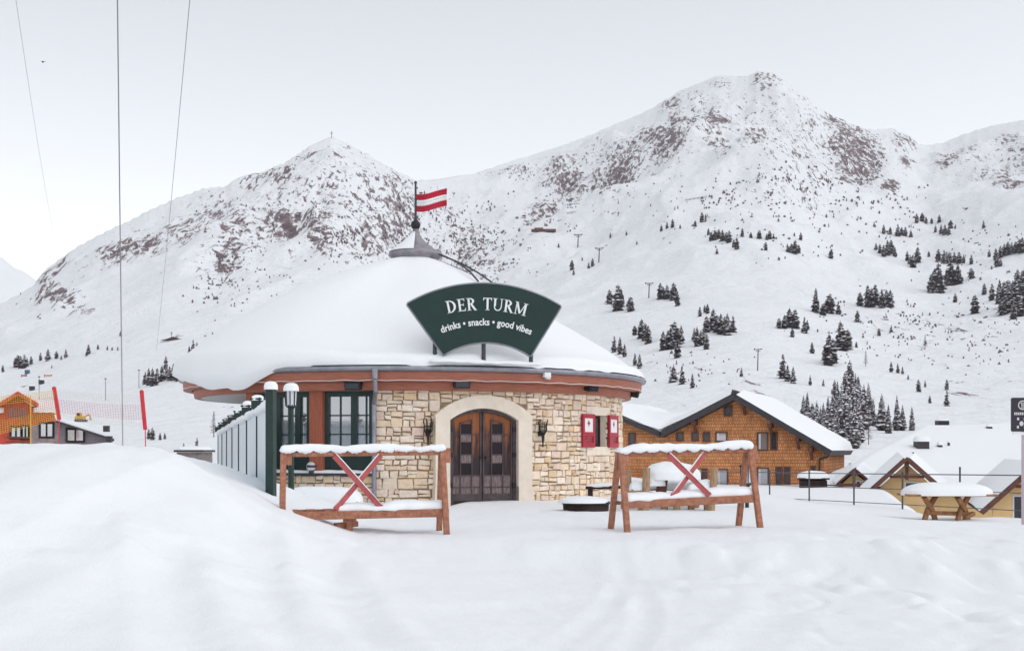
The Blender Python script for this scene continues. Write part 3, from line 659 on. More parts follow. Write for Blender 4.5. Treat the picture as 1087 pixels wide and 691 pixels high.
sl_ = MB(); n = 24
for i in range(n):
    a = ph_l + (ph_c - .004 - ph_l) * i / n; b = ph_l + (ph_c - .004 - ph_l) * (i + 1) / n
    sl_.add([cyl(p, r, z) for r in (RW - .3, RW + .10) for z in (SILL_Z - .05, SILL_Z) for p in (a, b)], [(4, 5, 7, 6), (0, 1, 5, 4), (2, 6, 7, 3)], 0)
    za = SILL_Z + .03 + .02 * float(fbm(i * .4, 3, 2, 5)); zb2 = SILL_Z + .03 + .02 * float(fbm((i + 1) * .4, 3, 2, 5))
    sl_.add([cyl(a, RW + .09, SILL_Z + .001), cyl(b, RW + .09, SILL_Z + .001), cyl(b, RW + .07, zb2 + .015), cyl(a, RW + .07, za + .015), cyl(a, RW - .08, za + .03), cyl(b, RW - .08, zb2 + .03)], [(0, 1, 2, 3), (3, 2, 5, 4)], 1, True)
sl_.build('window_sill', [M['grey'], M['snow']], rest)
# --- eaves
def ringz(px, r, row): return z_at(phi_of(px, r), r, row)
GZ = CZ + (HZ - 389) * (DC - RE) * math.cos(AC) / F
z1 = CZ + (HZ - 394.5) * (DC - 5.72) / F; z2 = CZ + (HZ - 404.5) * (DC - 5.70) / F; z3 = CZ + (HZ - 414) * (DC - 5.45) / F
MB().lathe([(5.66, GZ + .01), (RE + .01, GZ + .012), (RE + .03, GZ - .02), (RE + .01, GZ - .07), (5.74, GZ - .09), (5.66, GZ - .10)], RC, 128).build('gutter', M['alu'], rest)
MB().lathe([(5.60, GZ - .08), (5.715, GZ - .10), (5.70, z2), (5.50, z2 - .012)], RC, 128, smooth=False).build('upper_fascia', M['redwood'], rest)
MB().lathe([(5.40, z2 + .05), (5.47, z2 - .014), (5.44, z3), (5.30, z3 - .012)], RC, 128, smooth=False).build('lower_fascia', M['redwood'], rest)
sf = MB(); sf.lathe([(5.38, z3 - .004), (.05, z3 - .002)], RC, 64); sf.build('soffit', M['soffit'], rest)
MB().path([cyl(R_(a), 5.735, z2 + .012 - .012 * math.sin(a * .9)) for a in range(-75, 80, 3)], .008, 4).build('light_cable', M['white'], rest)
# cone roof and its snow
SL = (5.74 - GZ) / (RE - .62)
def cone(r): return GZ + (RE - r) * SL
MB().lathe([(RE - .04, GZ + .01), (3.0, cone(3.0)), (.55, cone(.55))], RC, 96).build('roof', M['alu'], rest)
def gbump(d, w_): return math.exp(-(d / w_) ** 2)
def snow_roof():
    mb = MB(); n = 200; prs = 22; vs = []
    pl = phi_of(252, RE)
    for i in range(n):
        ph = -math.pi + 2 * math.pi * i / n
        left = .5 + .5 * math.tanh((-(ph) - R_(24)) / R_(14)) if ph > R_(-130) else .6
        th = .15 + .27 * left + .035 * float(fbm(ph * 2.2 + 40, 1, 3, 4))
        hang = .46 * (gbump(ph - pl, R_(20)) if ph < pl else gbump(ph - pl, R_(9))) * (1 + .25 * float(fbm(ph * 9, 4, 3, 8)))
        hang += .10 * max(0, float(fbm(ph * 12, 2, 3, 14)) - .12) + .10 * gbump(ph - phi_of(200, RE), R_(12))
        ov = -.05 + .17 * left + .05 * min(1, hang * 3) + .045 * float(fbm(ph * 9, 7, 3, 15))
        Re = RE + ov
        rt = .52
        for q in range(prs):
            t = q / (prs - 1)
            if q < prs - 7:
                u = q / (prs - 8); r = rt + (Re - .28 - rt) * u
                tk = .14 + (th - .14) * min(1, u * 1.6)
                z = cone(r) + tk / math.cos(math.atan(SL)) + (.10 + .16 * left) * math.sin(math.pi * u) ** .8 + .045 * float(fbm(ph * 3 + r * .7, r * 1.1, 4, 33)) * min(1, u * 4)
                if u > .85: z -= .05 * ((u - .85) / .15) ** 2
                if q == prs - 8: zlast, rlast = z, r
            else:
                k = (q - (prs - 8)) / 7; a = k * math.pi * .62
                zb_ = GZ + .012 - hang
                cz_ = zlast
                # rounded rim, then down the lip and under
                if k < .999:
                    r = rlast + (Re - rlast) * math.sin(min(a, math.pi / 2)) ; r = r if a < math.pi / 2 else Re - .02 * (a - math.pi / 2)
                    z = cz_ + (zb_ - cz_) * (1 - math.cos(a)) / (1 - math.cos(math.pi * .62))
                else: r, z = RE - .02, zb_ + .03
            vs.append(cyl(ph, r, z))
    fs = []
    for i in range(n):
        j = (i + 1) % n
        for q in range(prs - 1): fs.append((i * prs + q, j * prs + q, j * prs + q + 1, i * prs + q + 1))
    mb.add(vs, fs, 0, True); return mb.build('roof_snow', M['snow'], rest)
snow_roof()
# cap, finial
c0 = CZ + (HZ - 271.5) * DC * math.cos(AC) / F
cp = MB(); cp.lathe([(.56, c0 - .16), (.60, c0 - .10), (.62, c0 - .06), (.68, c0 - .02), (.695, c0 + .03), (.66, c0 + .075), (.48, c0 + .17), (.30, c0 + .30), (.16, c0 + .45), (.085, c0 + .60), (.06, c0 + .72)], RC, 40)
cpo = cp.build('roof_cap', M['capmetal'], rest)
MB().lathe([(.40, c0 - .30), (.50, c0 - .09), (.3, c0 - .08)], RC, 32).build('cap_collar', M['grey'], cpo)
cs = MB(); cs.lathe([(.672, c0 + .082), (.50, c0 + .22), (.32, c0 + .36), (.18, c0 + .50), (.10, c0 + .60), (.07, c0 + .58)], RC, 24, ANG0 - R_(175), ANG0 - R_(4)); cs.build('cap_snow', M['snow'], cpo)
# loose ladder rails lying on the right of the roof
rl = MB()
for dph, dr, r1 in ((R_(62), .0, 2.15), (R_(74), .03, 2.5)):
    rl.path([cyl(dph - .06 * k, .55 + (r1 - .55) * k / 5, cone(.55 + (r1 - .55) * k / 5) + .30 + .10 * math.sin(k * .6)) for k in range(6)], .022, 6)
rl.build('roof_rail', M['grey'], rest)
rs2 = MB(); 
rs2.add([cyl(R_(35), .62, cone(.62) + .20), cyl(R_(95), .62, cone(.62) + .20), cyl(R_(82), 1.25, cone(1.25) + .24), cyl(R_(66), 1.15, cone(1.15) + .24)], [(0, 1, 2, 3)], 0)
rs2.build('bare_roof_patch', M['capmetal'], rest)
# downpipe
dpx = phi_of(398, RE); dp = MB()
dp.tube(cyl(dpx, 5.79, GZ - .04), cyl(dpx, 5.79, GZ - .25), .075, .06, 12)
dp.path([cyl(dpx, 5.79, GZ - .25), cyl(dpx, 5.70, z3 - .05), cyl(ph_c, RW + .09, z3 - .28), cyl(ph_c, RW + .09, -.5)], .05, 10)
dp.build('downpipe', M['alu'], rest)

# flag on the finial
fl = thing('flag', 'red and white striped flag on a dark pole at the roof tip', 'flag', (RC.x, RC.y, c0 + .70))
k_ = DC * math.cos(AC) / F
fp = MB(); zt = CZ + (HZ - 194) * k_; fp.tube(RC + Zv * (c0 + .70), RC + Zv * (CZ + (HZ - 232) * k_), .055, .04); fp.tube(RC + Zv * (c0 + .9), RC + Zv * zt, .032, .026, 10); fp.sphere(RC + Zv * zt, .04)
fp.build('pole', M['grey'], fl)
MB().sphere(RC + Zv * (CZ + (HZ - 239) * k_), .125).build('finial_ball', M['iron'], fl)
fc = MB(); nx, nz = 18, 6; L_ = 31.5 * k_; H_ = 18.5 * k_; zf = CZ + (HZ - 225) * k_
vs = []; 
for i in range(nx + 1):
    u = i / nx
    for j in range(nz + 1):
        vs.append(RC + Vector((.03 + u * L_, -.16 * math.sin(u * 5.2) * u ** .5 - .02, zf + H_ * j / nz + (-.05 * math.sin(u * 5.0) + .13 * u))))
for i in range(nx):
    for j in range(nz): fc.add([vs[i * (nz + 1) + j], vs[(i + 1) * (nz + 1) + j], vs[(i + 1) * (nz + 1) + j + 1], vs[i * (nz + 1) + j + 1]], [(0, 1, 2, 3)], 1 if j in (2, 3) else 0, True)
fo = fc.build('cloth', [M['flagred'], M['flagwhite']], fl)
sd = fo.modifiers.new('thick', 'SOLIDIFY'); sd.thickness = .012

# floodlights under the eave, speaker box
for px, row, lab in ((375, 409, 'black floodlight under the eave above the glazed windows'), (490, 407, 'black floodlight under the eave just left above the arched door'), (628, 411, 'black floodlight under the eave above the small red shuttered window'), (672, 418, 'black floodlight sticking out at the right end of the eave')):
    r = 5.56; ph = phi_of(px, r) if px < 670 else R_(76); z = z_at(ph, r, row)
    O2, T2, N2 = flat_frame(ph, r)
    rt = thing('floodlight', lab, 'floodlight', O2 + Zv * z, 'floodlights under the eaves')
    M3 = Matrix((T2, N2, Zv)).transposed().to_4x4() @ Matrix.Rotation(R_(-12), 4, 'X')
    b = MB(); b.box(O2 + Zv * z, (.34, .16, .18), M=M3)
    for q in range(6): b.box(O2 + Zv * z + T2 * (-.13 + .052 * q) - N2 * .09, (.012, .05, .15), M=M3)
    b.build('housing', M['iron'], rt, bevel=.012)
    g = MB(); g.box(O2 + Zv * (z - .02) + N2 * .085, (.28, .012, .12), M=M3); g.build('lens', M['glassdark'], rt)
    a = MB(); a.bar(O2 + Zv * (z + .02) - N2 * .02 - T2 * .18, O2 + Zv * (z + .16) - N2 * .05 - T2 * .18, .03, .012); a.bar(O2 + Zv * (z + .02) - N2 * .02 + T2 * .18, O2 + Zv * (z + .16) - N2 * .05 + T2 * .18, .03, .012); a.build('bracket', M['iron'], rt)
ph = phi_of(580, 5.76); z = z_at(ph, 5.76, 398); O2, T2, N2 = flat_frame(ph, 5.78)
cb = thing('junction_box', 'small white box fixed to the red fascia right of the sign', 'box', O2 + Zv * z)
MB().box(O2 + Zv * z, (.17, .09, .11), rz=math.atan2(T2.y, T2.x)).build('case', M['white'], cb, bevel=.01)
MB().box(O2 + Zv * (z - .065) + T2 * .02, (.11, .08, .05), rz=math.atan2(T2.y, T2.x)).build('cover', M['soffit'], cb)

# wrought iron wall torches
for px, lab in ((454, 'wrought iron wall torch left of the arched door'), (572.5, 'wrought iron wall torch right of the arched door')):
    ph = phi_of(px, RW); zc = z_at(ph, RW, 460); O2, T2, N2 = flat_frame(ph, RW + .13)
    rt = thing('wall_torch', lab, 'torch', O2 + Zv * zc, 'iron torches beside the door')
    b = MB(); b.tube(O2 + Zv * (zc - .28), O2 + Zv * (zc - .02), .012, .035, 8); b.sphere(O2 + Zv * (zc - .28), .02)
    b.build('stem', M['iron'], rt)
    c = MB()
    for k in range(7):
        a = 2 * math.pi * k / 7; d = T2 * math.cos(a) + N2 * math.sin(a)
        c.path([O2 + Zv * (zc - .03) + d * .03, O2 + Zv * (zc + .06) + d * .085, O2 + Zv * (zc + .16) + d * .085, O2 + Zv * (zc + .26 + .05 * (k % 2)) + d * .11], .011, 5)
    for z in (.06, .15): c.path([O2 + Zv * (zc + z) + (T2 * math.cos(a * math.pi / 6) + N2 * math.sin(a * math.pi / 6)) * .086 for a in range(13)], .010, 5)
    c.build('basket', M['iron'], rt)
    d = MB(); d.bar(O2 + Zv * (zc + .0), O2 - N2 * .13 + Zv * (zc + .04), .025, .025); d.box(O2 - N2 * .115 + Zv * (zc + .02), (.09, .02, .16), rz=math.atan2(T2.y, T2.x)); d.build('bracket', M['iron'], rt)

# round lamp lying on the sill
ph = phi_of(330.5, RW + .05); O2, T2, N2 = flat_frame(ph, RW + .06)
gl = thing('globe_lamp', 'round grey lamp with snow on the window sill', 'lamp', O2 + Zv * SILL_Z)
MB().sphere(O2 + Zv * (SILL_Z + .14), .105).build('globe', M['lampglass'], gl)
MB().tube(O2 + Zv * SILL_Z + T2 * .02, O2 + Zv * (SILL_Z + .06) + T2 * .02, .07, .06).build('base', M['grey'], gl)
MB().lathe([(.108, 0), (.112, .02), (.108, .05)], O2 + Zv * (SILL_Z + .12) + T2 * .012, 18).build('collar', M['grey'], gl)

# ------------------------------------------------------------------ fan shaped sign on the roof
YS = 25.55; ks = YS / F
SO = W(514, 378, YS); sg = thing('roof_sign', 'dark green fan shaped sign with curved white lettering above the eaves', 'sign', SO)
yaw = R_(7); SU = Vector((math.cos(yaw), math.sin(yaw), 0)); SN = Vector((math.sin(yaw), -math.cos(yaw), 0))
def sp(px, row, o=0.0): return SO + SU * ((px - 514) * ks) + Zv * ((378 - row) * ks) + SN * o
def circ(c, a0, a1, r, n): return [(c[0] + r * math.sin(a0 + (a1 - a0) * i / n), c[1] - r * math.cos(a0 + (a1 - a0) * i / n)) for i in range(n + 1)]
oc = (514.5, 459.5); ic = (517, 446.5)
outer = circ(oc, math.atan2(432 - oc[0], oc[1] - 323), math.atan2(596 - oc[0], oc[1] - 325), 158.5, 28)
inner = circ(ic, math.atan2(471 - ic[0], ic[1] - 377), math.atan2(563.5 - ic[0], ic[1] - 377.5), 83.5, 28)
bd = MB(); rim = MB()
for i in range(28):
    bd.prism([((p[0] - 514) * ks, (378 - p[1]) * ks) for p in (inner[i], inner[i + 1], outer[i + 1], outer[i])], SO, SU, Zv, .10)
bd.build('board', M['signgreen'], sg)
edge = outer + inner[::-1] + [outer[0]]
rim.path([sp(p[0], p[1], -.055) for p in edge], .035, 6); rim.build('rim', M['alu'], sg)
for a, b, c in ((462, 360, 383), (514, 360, 383), (565, 365, 386)):
    MB().tube(sp(a, b, -.13), sp(a, c, -.13), .045, .045, 8).build('post', M['grey'], sg)
tx = MB()
# serif capitals drawn as strokes, unit height
def stroke(a, b, w_): 
    d = Vector((b[0] - a[0], b[1] - a[1])).normalized(); n = Vector((-d.y, d.x)) * w_ / 2
    return [(a[0] - n.x, a[1] - n.y), (b[0] - n.x, b[1] - n.y), (b[0] + n.x, b[1] + n.y), (a[0] + n.x, a[1] + n.y)]
TK, TN, SE = .155, .07, .06
def stem(x, z0=0, z1=1, w_=TK, s0=True, s1=True, sw=.12):
    q = [[(x - w_ / 2, z0), (x + w_ / 2, z0), (x + w_ / 2, z1), (x - w_ / 2, z1)]]
    if s0: q.append([(x - w_ / 2 - sw, z0), (x + w_ / 2 + sw, z0), (x + w_ / 2 + .02, z0 + SE), (x - w_ / 2 - .02, z0 + SE)])
    if s1: q.append([(x - w_ / 2 - .02, z1 - SE), (x + w_ / 2 + .02, z1 - SE), (x + w_ / 2 + sw, z1), (x - w_ / 2 - sw, z1)])
    return q
def bowl(cx, cz, rx, rz, a0, a1, w0, w1, n=10):
    q = []
    for i in range(n):
        A = [a0 + (a1 - a0) * (i + k) / n for k in (0, 1)]; ws = [w0 + (w1 - w0) * math.sin((a - a0) / (a1 - a0) * math.pi) for a in A]
        o = [(cx + rx * math.sin(a), cz + rz * math.cos(a)) for a in A]; ii = [(cx + (rx - ww) * math.sin(a), cz + (rz - TN if 0 else rz - min(ww, TN + (ww - TN) * abs(math.sin(a)))) * math.cos(a)) for a, ww in zip(A, ws)]
        q.append([o[0], ii[0], ii[1], o[1]])
    return q
GLY = {
 'D': (.80, stem(.16) + bowl(.22, .5, .52, .5, 0, math.pi, TN, TK + .02)),
 'E': (.66, stem(.16) + [[(.2, .93), (.56, .93), (.56, 1), (.2, 1)], [(.2, 0), (.6, 0), (.6, .07), (.2, .07)], [(.2, .475), (.48, .475), (.48, .545), (.2, .545)], [(.52, .80), (.56, .80), (.56, .95), (.49, .95)], [(.50, .05), (.60, .05), (.63, .22), (.585, .22)], [(.45, .40), (.485, .40), (.485, .62), (.45, .62)]]),
 'R': (.74, stem(.16) + bowl(.22, .74, .36, .26, 0, math.pi, TN, TK) + [stroke((.34, .50), (.66, .0), TK), [(.58, 0), (.80, 0), (.74, .05), (.62, .05)]]),
 'T': (.70, stem(.35, s1=False) + [[(.02, .93), (.68, .93), (.68, 1), (.02, 1)], [(.02, .78), (.06, .78), (.10, .95), (.02, .95)], [(.64, .78), (.68, .78), (.68, .95), (.60, .95)]]),
 'U': (.80, stem(.16, .35, 1, s0=False) + stem(.66, .35, 1, TN, s0=False) + bowl(.3875, .35, .305, .35, math.pi / 2, math.pi * 1.5, TN, TN + .03)[::1]),
 'M': (1.0, stem(.15, w_=TN) + stem(.85) + [stroke((.17, .97), (.50, .10), TK), stroke((.50, .10), (.82, .97), TN)]),
 ' ': (.38, []),
}
def arc_put(s, u, z, c, r, a0): # unit u,z already scaled to px
    a = a0 + u / r; return (c[0] + (r + z) * math.sin(a), c[1] - (r + z) * math.cos(a))
txt = 'DER TURM'; HP = 13.2; tot = sum(GLY[c][0] + .07 for c in txt) * HP
tc_, tr_, rot = (513.2, 329.3 + 172), 172.0, R_(1.3)
u = -tot / 2
for ch in txt:
    wd, polys = GLY[ch]
    for p in polys:
        pts = [arc_put(0, u + x * HP + wd * 0, z * HP, tc_, tr_, rot) for x, z in p]
        ar = sum(pts[i][0] * pts[(i + 1) % 4][1] - pts[(i + 1) % 4][0] * pts[i][1] for i in range(4))
        if ar > 0: pts = pts[::-1]
        tx.prism([((a - 514) * ks, (378 - b) * ks) for a, b in pts], SO + SN * .016, SU, Zv, .014)
    u += (wd + .07) * HP
tx.build('title_lettering', M['letter'], sg); tx = MB()
def font_mesh(body, size, offset=.0):
    cu = bpy.data.curves.new('tmp', 'FONT'); cu.body = body; cu.size = size; cu.offset = offset; cu.align_x = 'CENTER'; cu.resolution_u = 3
    o = bpy.data.objects.new('tmp', cu); COL.objects.link(o); bpy.context.view_layer.update()
    ev = o.evaluated_get(bpy.context.evaluated_depsgraph_get()); me = ev.to_mesh()
    v = [tuple(p.co) for p in me.vertices]; f = [tuple(p.vertices) for p in me.polygons]
    ev.to_mesh_clear(); bpy.data.objects.remove(o); bpy.data.curves.remove(cu); return v, f
v, f = font_mesh('drinks \u2022 snacks \u2022 good vibes', 1.0, .022)
x0, x1 = min(p[0] for p in v), max(p[0] for p in v); wpx = 97.0; sc = wpx / (x1 - x0); xm = (x0 + x1) / 2
lc, lr = (515.3, 345.2 + 125), 125.0
out = []
for p in v:
    a = arc_put(0, (p[0] - xm) * sc, p[1] * 10.2, lc, lr, R_(.5)); out.append(SO + SU * ((a[0] - 514) * ks) + Zv * ((378 - a[1]) * ks) + SN * .014)
tx.add(out, f)
tx.build('slogan_lettering', M['letter'], sg)
sgs = MB(); sgs.strip(sp(455, 384, -.0), sp(575, 387, -.0), .35, .07, n=40, seed=3); sgs.build('snow_cushion', M['snow'], sg)

# ------------------------------------------------------------------ green glazed wind break
FB, FA = 6.83, 749.0
def fence_post(k):
    Y = 18.0 * (k + FB) / FB; px = 178 + FA / (k + FB); return px, Y
wb = thing('wind_break_fence', 'dark green wind break with pale panels and snow capped posts by the left bank', 'fence', W(288, 535, 18))
def fz(Y): return 1.1 + 66 * 18 / F - .0088 * (Y - 18)
posts = [fence_post(k) for k in range(8)]
for k, (px, Y) in enumerate(posts):
    p = W(px, HZ, Y); zt = fz(Y) if k == 0 else fz(Y) - .03; zb_ = hz(p.x, Y) - .3
    wdt = .125 if k == 0 else .055
    b = MB(); b.box((p.x, Y, (zt + zb_) / 2), (wdt, wdt, zt - zb_), rz=R_(-16))
    if k == 0:
        b.box((p.x - .06, Y + .10, (zt + zb_) / 2 - .15), (.04, .04, zt - zb_ - .3), rz=R_(-16))
        b.box((p.x + .045, Y - .075, zt - .95), (.03, .03, .05))
    else: b.box((p.x, Y, zt - .07), (.17, .17, .20), rz=R_(-16)); b.box((p.x, Y, zt + .005), (.20, .20, .03), rz=R_(-16)); b.bar((p.x, Y, zt - .18), (p.x + .17, Y - .05, zt - .10), .05, .05)
    po_ = b.build('post', M['green'], wb, bevel=.008)
    c = MB(); c.dome((p.x, Y, zt + .018), .10 if k else .10, .10, (.085, .05, .08, .04, .03, .04, .03, .03)[k], seed=k + 2, drop=.04); c.build('snow_cap', M['snow'], po_)
for k in range(7):
    (pa, Ya), (pb, Yb) = posts[k], posts[k + 1]; a = W(pa, HZ, Ya); b = W(pb, HZ, Yb)
    d = (b - a); d.z = 0; d.normalize(); sN = Vector((d.y, -d.x, 0)); 
    if sN.y > 0: sN = -sN
    A, B = a + d * .09, b - d * .075
    za, zb_ = fz(A.y) - .24, fz(B.y) - .24
    low = -.7
    pn = MB(); vs = []
    for P, zt in ((A, za), (B, zb_)):
        for o_ in (.012, -.012): vs += [Vector((P.x, P.y, low)) + sN * o_, Vector((P.x, P.y, zt)) + sN * o_]
    pn.add(vs, [(0, 4, 5, 1), (2, 3, 7, 6), (1, 5, 7, 3), (0, 1, 3, 2), (4, 6, 7, 5)]); pn.build('panel', M['panel'], wb)
    sn = MB(); sn.strip(Vector((A.x, A.y, za)), Vector((B.x, B.y, zb_)), .16, .08, drop=.06, seed=k + 3, side=sN, n=24); sn.build('panel_snow', M['snow'], wb)
    rb = MB(); rb.bar(Vector((A.x, A.y, za - .02)) - sN * .03, Vector((B.x, B.y, zb_ - .02)) - sN * .03, .03, .04); rb.build('top_rail', M['green'], wb)

# ------------------------------------------------------------------ lanterns
def lantern(px, rtop, rbase, Y, rpost, label, snow):
    k = Y / F; p = W(px, HZ, Y); zt = CZ + (HZ - rtop) * k; zb_ = CZ + (HZ - rbase) * k; h = zt - zb_
    g = hz(p.x, Y); rt = thing('lantern', label, 'lantern', (p.x, Y, g), 'lanterns on posts')
    b = MB(); b.tube((p.x, Y, g - .3), (p.x, Y, zb_ - .06), rpost * 1.25, rpost, 10); b.tube((p.x, Y, zb_ - .08), (p.x, Y, zb_), .03, h * .22, 12); b.build('post', M['green'], rt)
    gl_ = MB(); gl_.lathe([(h * .25, zb_), (h * .29, zb_ + h * .72), (h * .2, zb_ + h * .74)], (p.x, Y, 0), 8, smooth=False); gl_.build('glass', M['lampglass'], rt)
    fr = MB()
    for i in range(8):
        a = i * math.pi / 4; fr.bar((p.x + h * .255 * math.cos(a), Y + h * .255 * math.sin(a), zb_), (p.x + h * .30 * math.cos(a), Y + h * .30 * math.sin(a), zb_ + h * .73), .018, .018)
    fr.lathe([(h * .20, zb_ - .02), (h * .24, zb_ - .02), (h * .24, zb_ + .02), (h * .20, zb_ + .02)], (p.x, Y, 0), 16)
    fr.lathe([(h * .33, zb_ + h * .72), (h * .36, zb_ + h * .76), (h * .15, zb_ + h * .95), (.03, zb_ + h * 1.0), (.02, zb_ + h * 1.1)], (p.x, Y, 0), 16)
    fr.build('frame', M['iron'], rt)
    if snow: MB().dome((p.x, Y, zb_ + h * .80), h * .36, h * .36, h * .34, seed=5, p=2.6, drop=.03).build('snow_cap', M['snow'], rt)
    else: MB().dome((p.x, Y, zb_ + h * .90), h * .2, h * .2, h * .14, seed=6, p=2.0).build('snow_cap', M['snow'], rt)
lantern(309, 409, 431, 21.5, .045, 'iron lantern with a thick snow cap in front of the glazed windows', True)
lantern(793, 489, 513, 23.5, .035, 'small iron lantern behind the right ski rack before the shingled chalet', False)

# ------------------------------------------------------------------ ski racks
def ski_rack(cxp, Y, hw_, yaw_, apex_row, seat_row, label, tilt, stump, xl, xr):
    k = Y / F; c = W(cxp, HZ, Y); a = Vector((math.cos(yaw_), math.sin(yaw_), 0)); n_ = Vector((math.sin(yaw_), -math.cos(yaw_), 0))
    g = 0.0; rt = thing('ski_rack', label, 'ski rack', (c.x, c.y, hz(c.x, c.y)), 'red brown timber ski racks')
    def at(u, v, z): return c + a * u + n_ * v + Vector((0, 0, z + tilt * u - CZ + 0)) if False else Vector((c.x + a.x * u + n_.x * v, c.y + a.y * u + n_.y * v, z + tilt * u))
    za = CZ + (HZ - apex_row) * k; zs_ = CZ + (HZ - seat_row) * k; sp_ = .40
    for s in (-1, 1):
        for q in (-1, 1):
            foot = at(s * (hw_ + .015), q * sp_, 0); foot.z = hz(foot.x, foot.y) - .12
            top = at(s * hw_, q * .045, za - .01)
            b = MB(); b.bar(foot, top, .076, .076, up=(0, 0, 1) if 0 else a); b.build('leg', M['rackwood'], rt, bevel=.008)
        b = MB(); b.prism([(-.12, -.20), (.12, -.20), (.055, -.005), (-.055, -.005)], at(s * hw_ + .0, 0, za) + a * .035, n_, Zv, .07); b.build('gusset', M['rackwood'], rt)
    # notched top beam
    b = MB(); zb_ = za - .07
    b.bar(at(-hw_ + .045, 0, zb_), at(hw_ - .045, 0, zb_), .13, .055)
    nt_ = 10
    for i in range(nt_ + 1):
        u = -hw_ + .09 + (2 * hw_ - .18) * i / nt_
        b.bar(at(u - .03, 0, zb_ + .052), at(u + .03, 0, zb_ + .052), .15, .05)
        b.tube(at(u + .04, .066, zb_ + .0), at(u + .04, .078, zb_ + .0), .026, .02, 8)
    b.build('top_beam', M['rackwood'], rt, bevel=.006)
    MB().strip(at(-hw_ - .05, .01, za - .015), at(hw_ + .05, .01, za - .015), .19, .072, drop=.006, scallop=.038, nscal=nt_, seed=int(cxp), side=n_, n=110, noise=.42, taper=.03).build('top_snow', M['snow'], rt)
    # lower rail and its snow
    b = MB(); b.bar(at(-hw_ - .06, .235, zs_), at(hw_ + .06, .235, zs_), .05, .105); b.bar(at(-hw_ - .03, -.20, zs_ + .02), at(hw_ + .03, -.20, zs_ + .02), .05, .08)
    b.build('lower_rail', M['rackwood'], rt, bevel=.006)
    b = MB()
    for i in range(9):
        u = -hw_ + .12 + (2 * hw_ - .24) * i / 8; b.bar(at(u, -.17, zs_ + .055), at(u, .20, zs_ + .055), .12, .025)
    b.build('rail_slats', M['rackwood'], rt)
    MB().strip(at(-hw_ - .02 if not stump else -hw_ * .35, .06, zs_ + .06), at(hw_ + .02, .06, zs_ + .06), .37, .10, drop=.02, seed=int(cxp) + 5, side=n_, n=70, noise=.3, taper=.05).build('rail_snow', M['snow'], rt)
    for (u0, u1, o) in ((xl, xr, .075), (xr, xl, .045)):
        t = at(u0, o, za - .09); bt = at(u1, .17 + o, zs_ + .07)
        b = MB(); b.bar(t, bt, .018, .075, up=n_.cross(bt - t)); b.build('cross_board', M['cross'], rt)
        MB().strip(t + Vector((0, 0, .048)), bt + Vector((0, 0, .048)), .035, .012, drop=.004, seed=9, side=n_, n=14).build('board_snow', M['snow'], rt)
    if stump:
        u = (370 - cxp) * k
        b = MB(); q = at(u, .1, 0); gz = hz(q.x, q.y)
        b.bar((q.x, q.y, gz - .2), (q.x + .01, q.y, zs_ - .03), .09, .075); b.bar((q.x - .18, q.y - .02, gz + .055), (q.x + .10, q.y + .10, gz + .075), .08, .07); b.bar((q.x - .07, q.y - .03, zs_ - .085), (q.x + .10, q.y - .03, zs_ - .075), .05, .05)
        b.build('middle_support', M['rackwood'], rt, bevel=.006)
ski_rack(386, 16.0, 1.03, R_(11), 476, 545, 'red brown timber ski rack half buried in the snow bank before the left windows', .012, True, -.38, .22)
ski_rack(727, 17.0, .945, R_(13), 475, 531.5, 'red brown timber ski rack standing free in front of the shingled chalet', .035, False, -.27, .27)

# ------------------------------------------------------------------ snow covered furniture
# bench under the windows
bn = thing('buried_bench', 'bench buried under a thick slab of snow below the glazed windows', 'bench', W(342, 548, 22.8))
c = W(342, 530, 22.8)
MB().bar((c.x - .70, c.y, c.z - .06), (c.x + .70, c.y, c.z - .06), .6, .06).build('seat', M['tablewood'], bn)
MB().dome((c.x, c.y, c.z - .05), .76, .36, .28, seed=4, p=4.5, noise=.1, drop=.05).build('seat_snow', M['snow'], bn)
for s in (-1, 1):
    for q in (-1, 1): MB().box((c.x + s * .55, c.y + q * .2, c.z - .35), (.08, .08, .55)).build('leg', M['tablewood'], bn)

# rustic log table group behind the right rack
YT = 23.0; kt = YT / F
def tp(px, row, dy=0): v = W(px, row, YT); v.y += dy; return v
lt_ = thing('log_picnic_table', 'rustic log picnic table with benches under heavy snow behind the right ski rack', 'picnic table', tp(713, 544))
b = MB(); b.bar(tp(694, 505.5), tp(736, 505.5), .9, .07); b.build('table_top', M['logwood'], lt_)
dm = MB(); c = tp(714, 506); dm.dome((c.x, c.y, c.z + .02), .53, .54, .23, seed=8, p=3.2, noise=.35, drop=.07); dm.dome((tp(693, 512).x, c.y - .25, tp(693, 514).z), .2, .22, .22, seed=9, p=2.5, noise=.3, drop=.02); dm.build('table_snow', M['snow'], lt_)
for (a, b_, dy, r) in ((683, 681, -.55, .068), (753.5, 749, -.55, .065), (668.5, 670, .3, .055), (745, 742, .4, .055)):
    MB().tube(tp(a, 496 if dy < 0 else 498, dy), tp(b_, 548, dy), r, r * 1.1, 12).build('upright', M['logwood'], lt_)
for (xa, xb, dy) in ((667, 686, -.35), (727, 752, -.35), (672, 745, .75)):
    MB().bar(tp(xa, 520, dy), tp(xb, 520, dy), .34, .06).build('bench_seat', M['logwood'], lt_)
    p, q = tp(xa - 1, 518.5, dy), tp(xb + 1, 518.5, dy)
    MB().strip(p, q, .38, .15, drop=.03, seed=int(xa), n=30, taper=.15).build('bench_snow', M['snow'], lt_)
for (a, b_, dy) in ((679, 677.5, -.45), (691, 690, .2), (706, 704, -.1), (716, 716, -.3), (731, 734, -.1), (742, 739, .2), (747, 748.5, -.3)):
    MB().tube(tp(a, 522, dy), tp(b_, 547, dy), .068, .068, 10).build('leg', M['logwood'], lt_)
MB().tube(tp(703, 507, -.1), tp(700, 530, -.1), .10, .10, 12).build('pedestal', M['brown'], lt_)

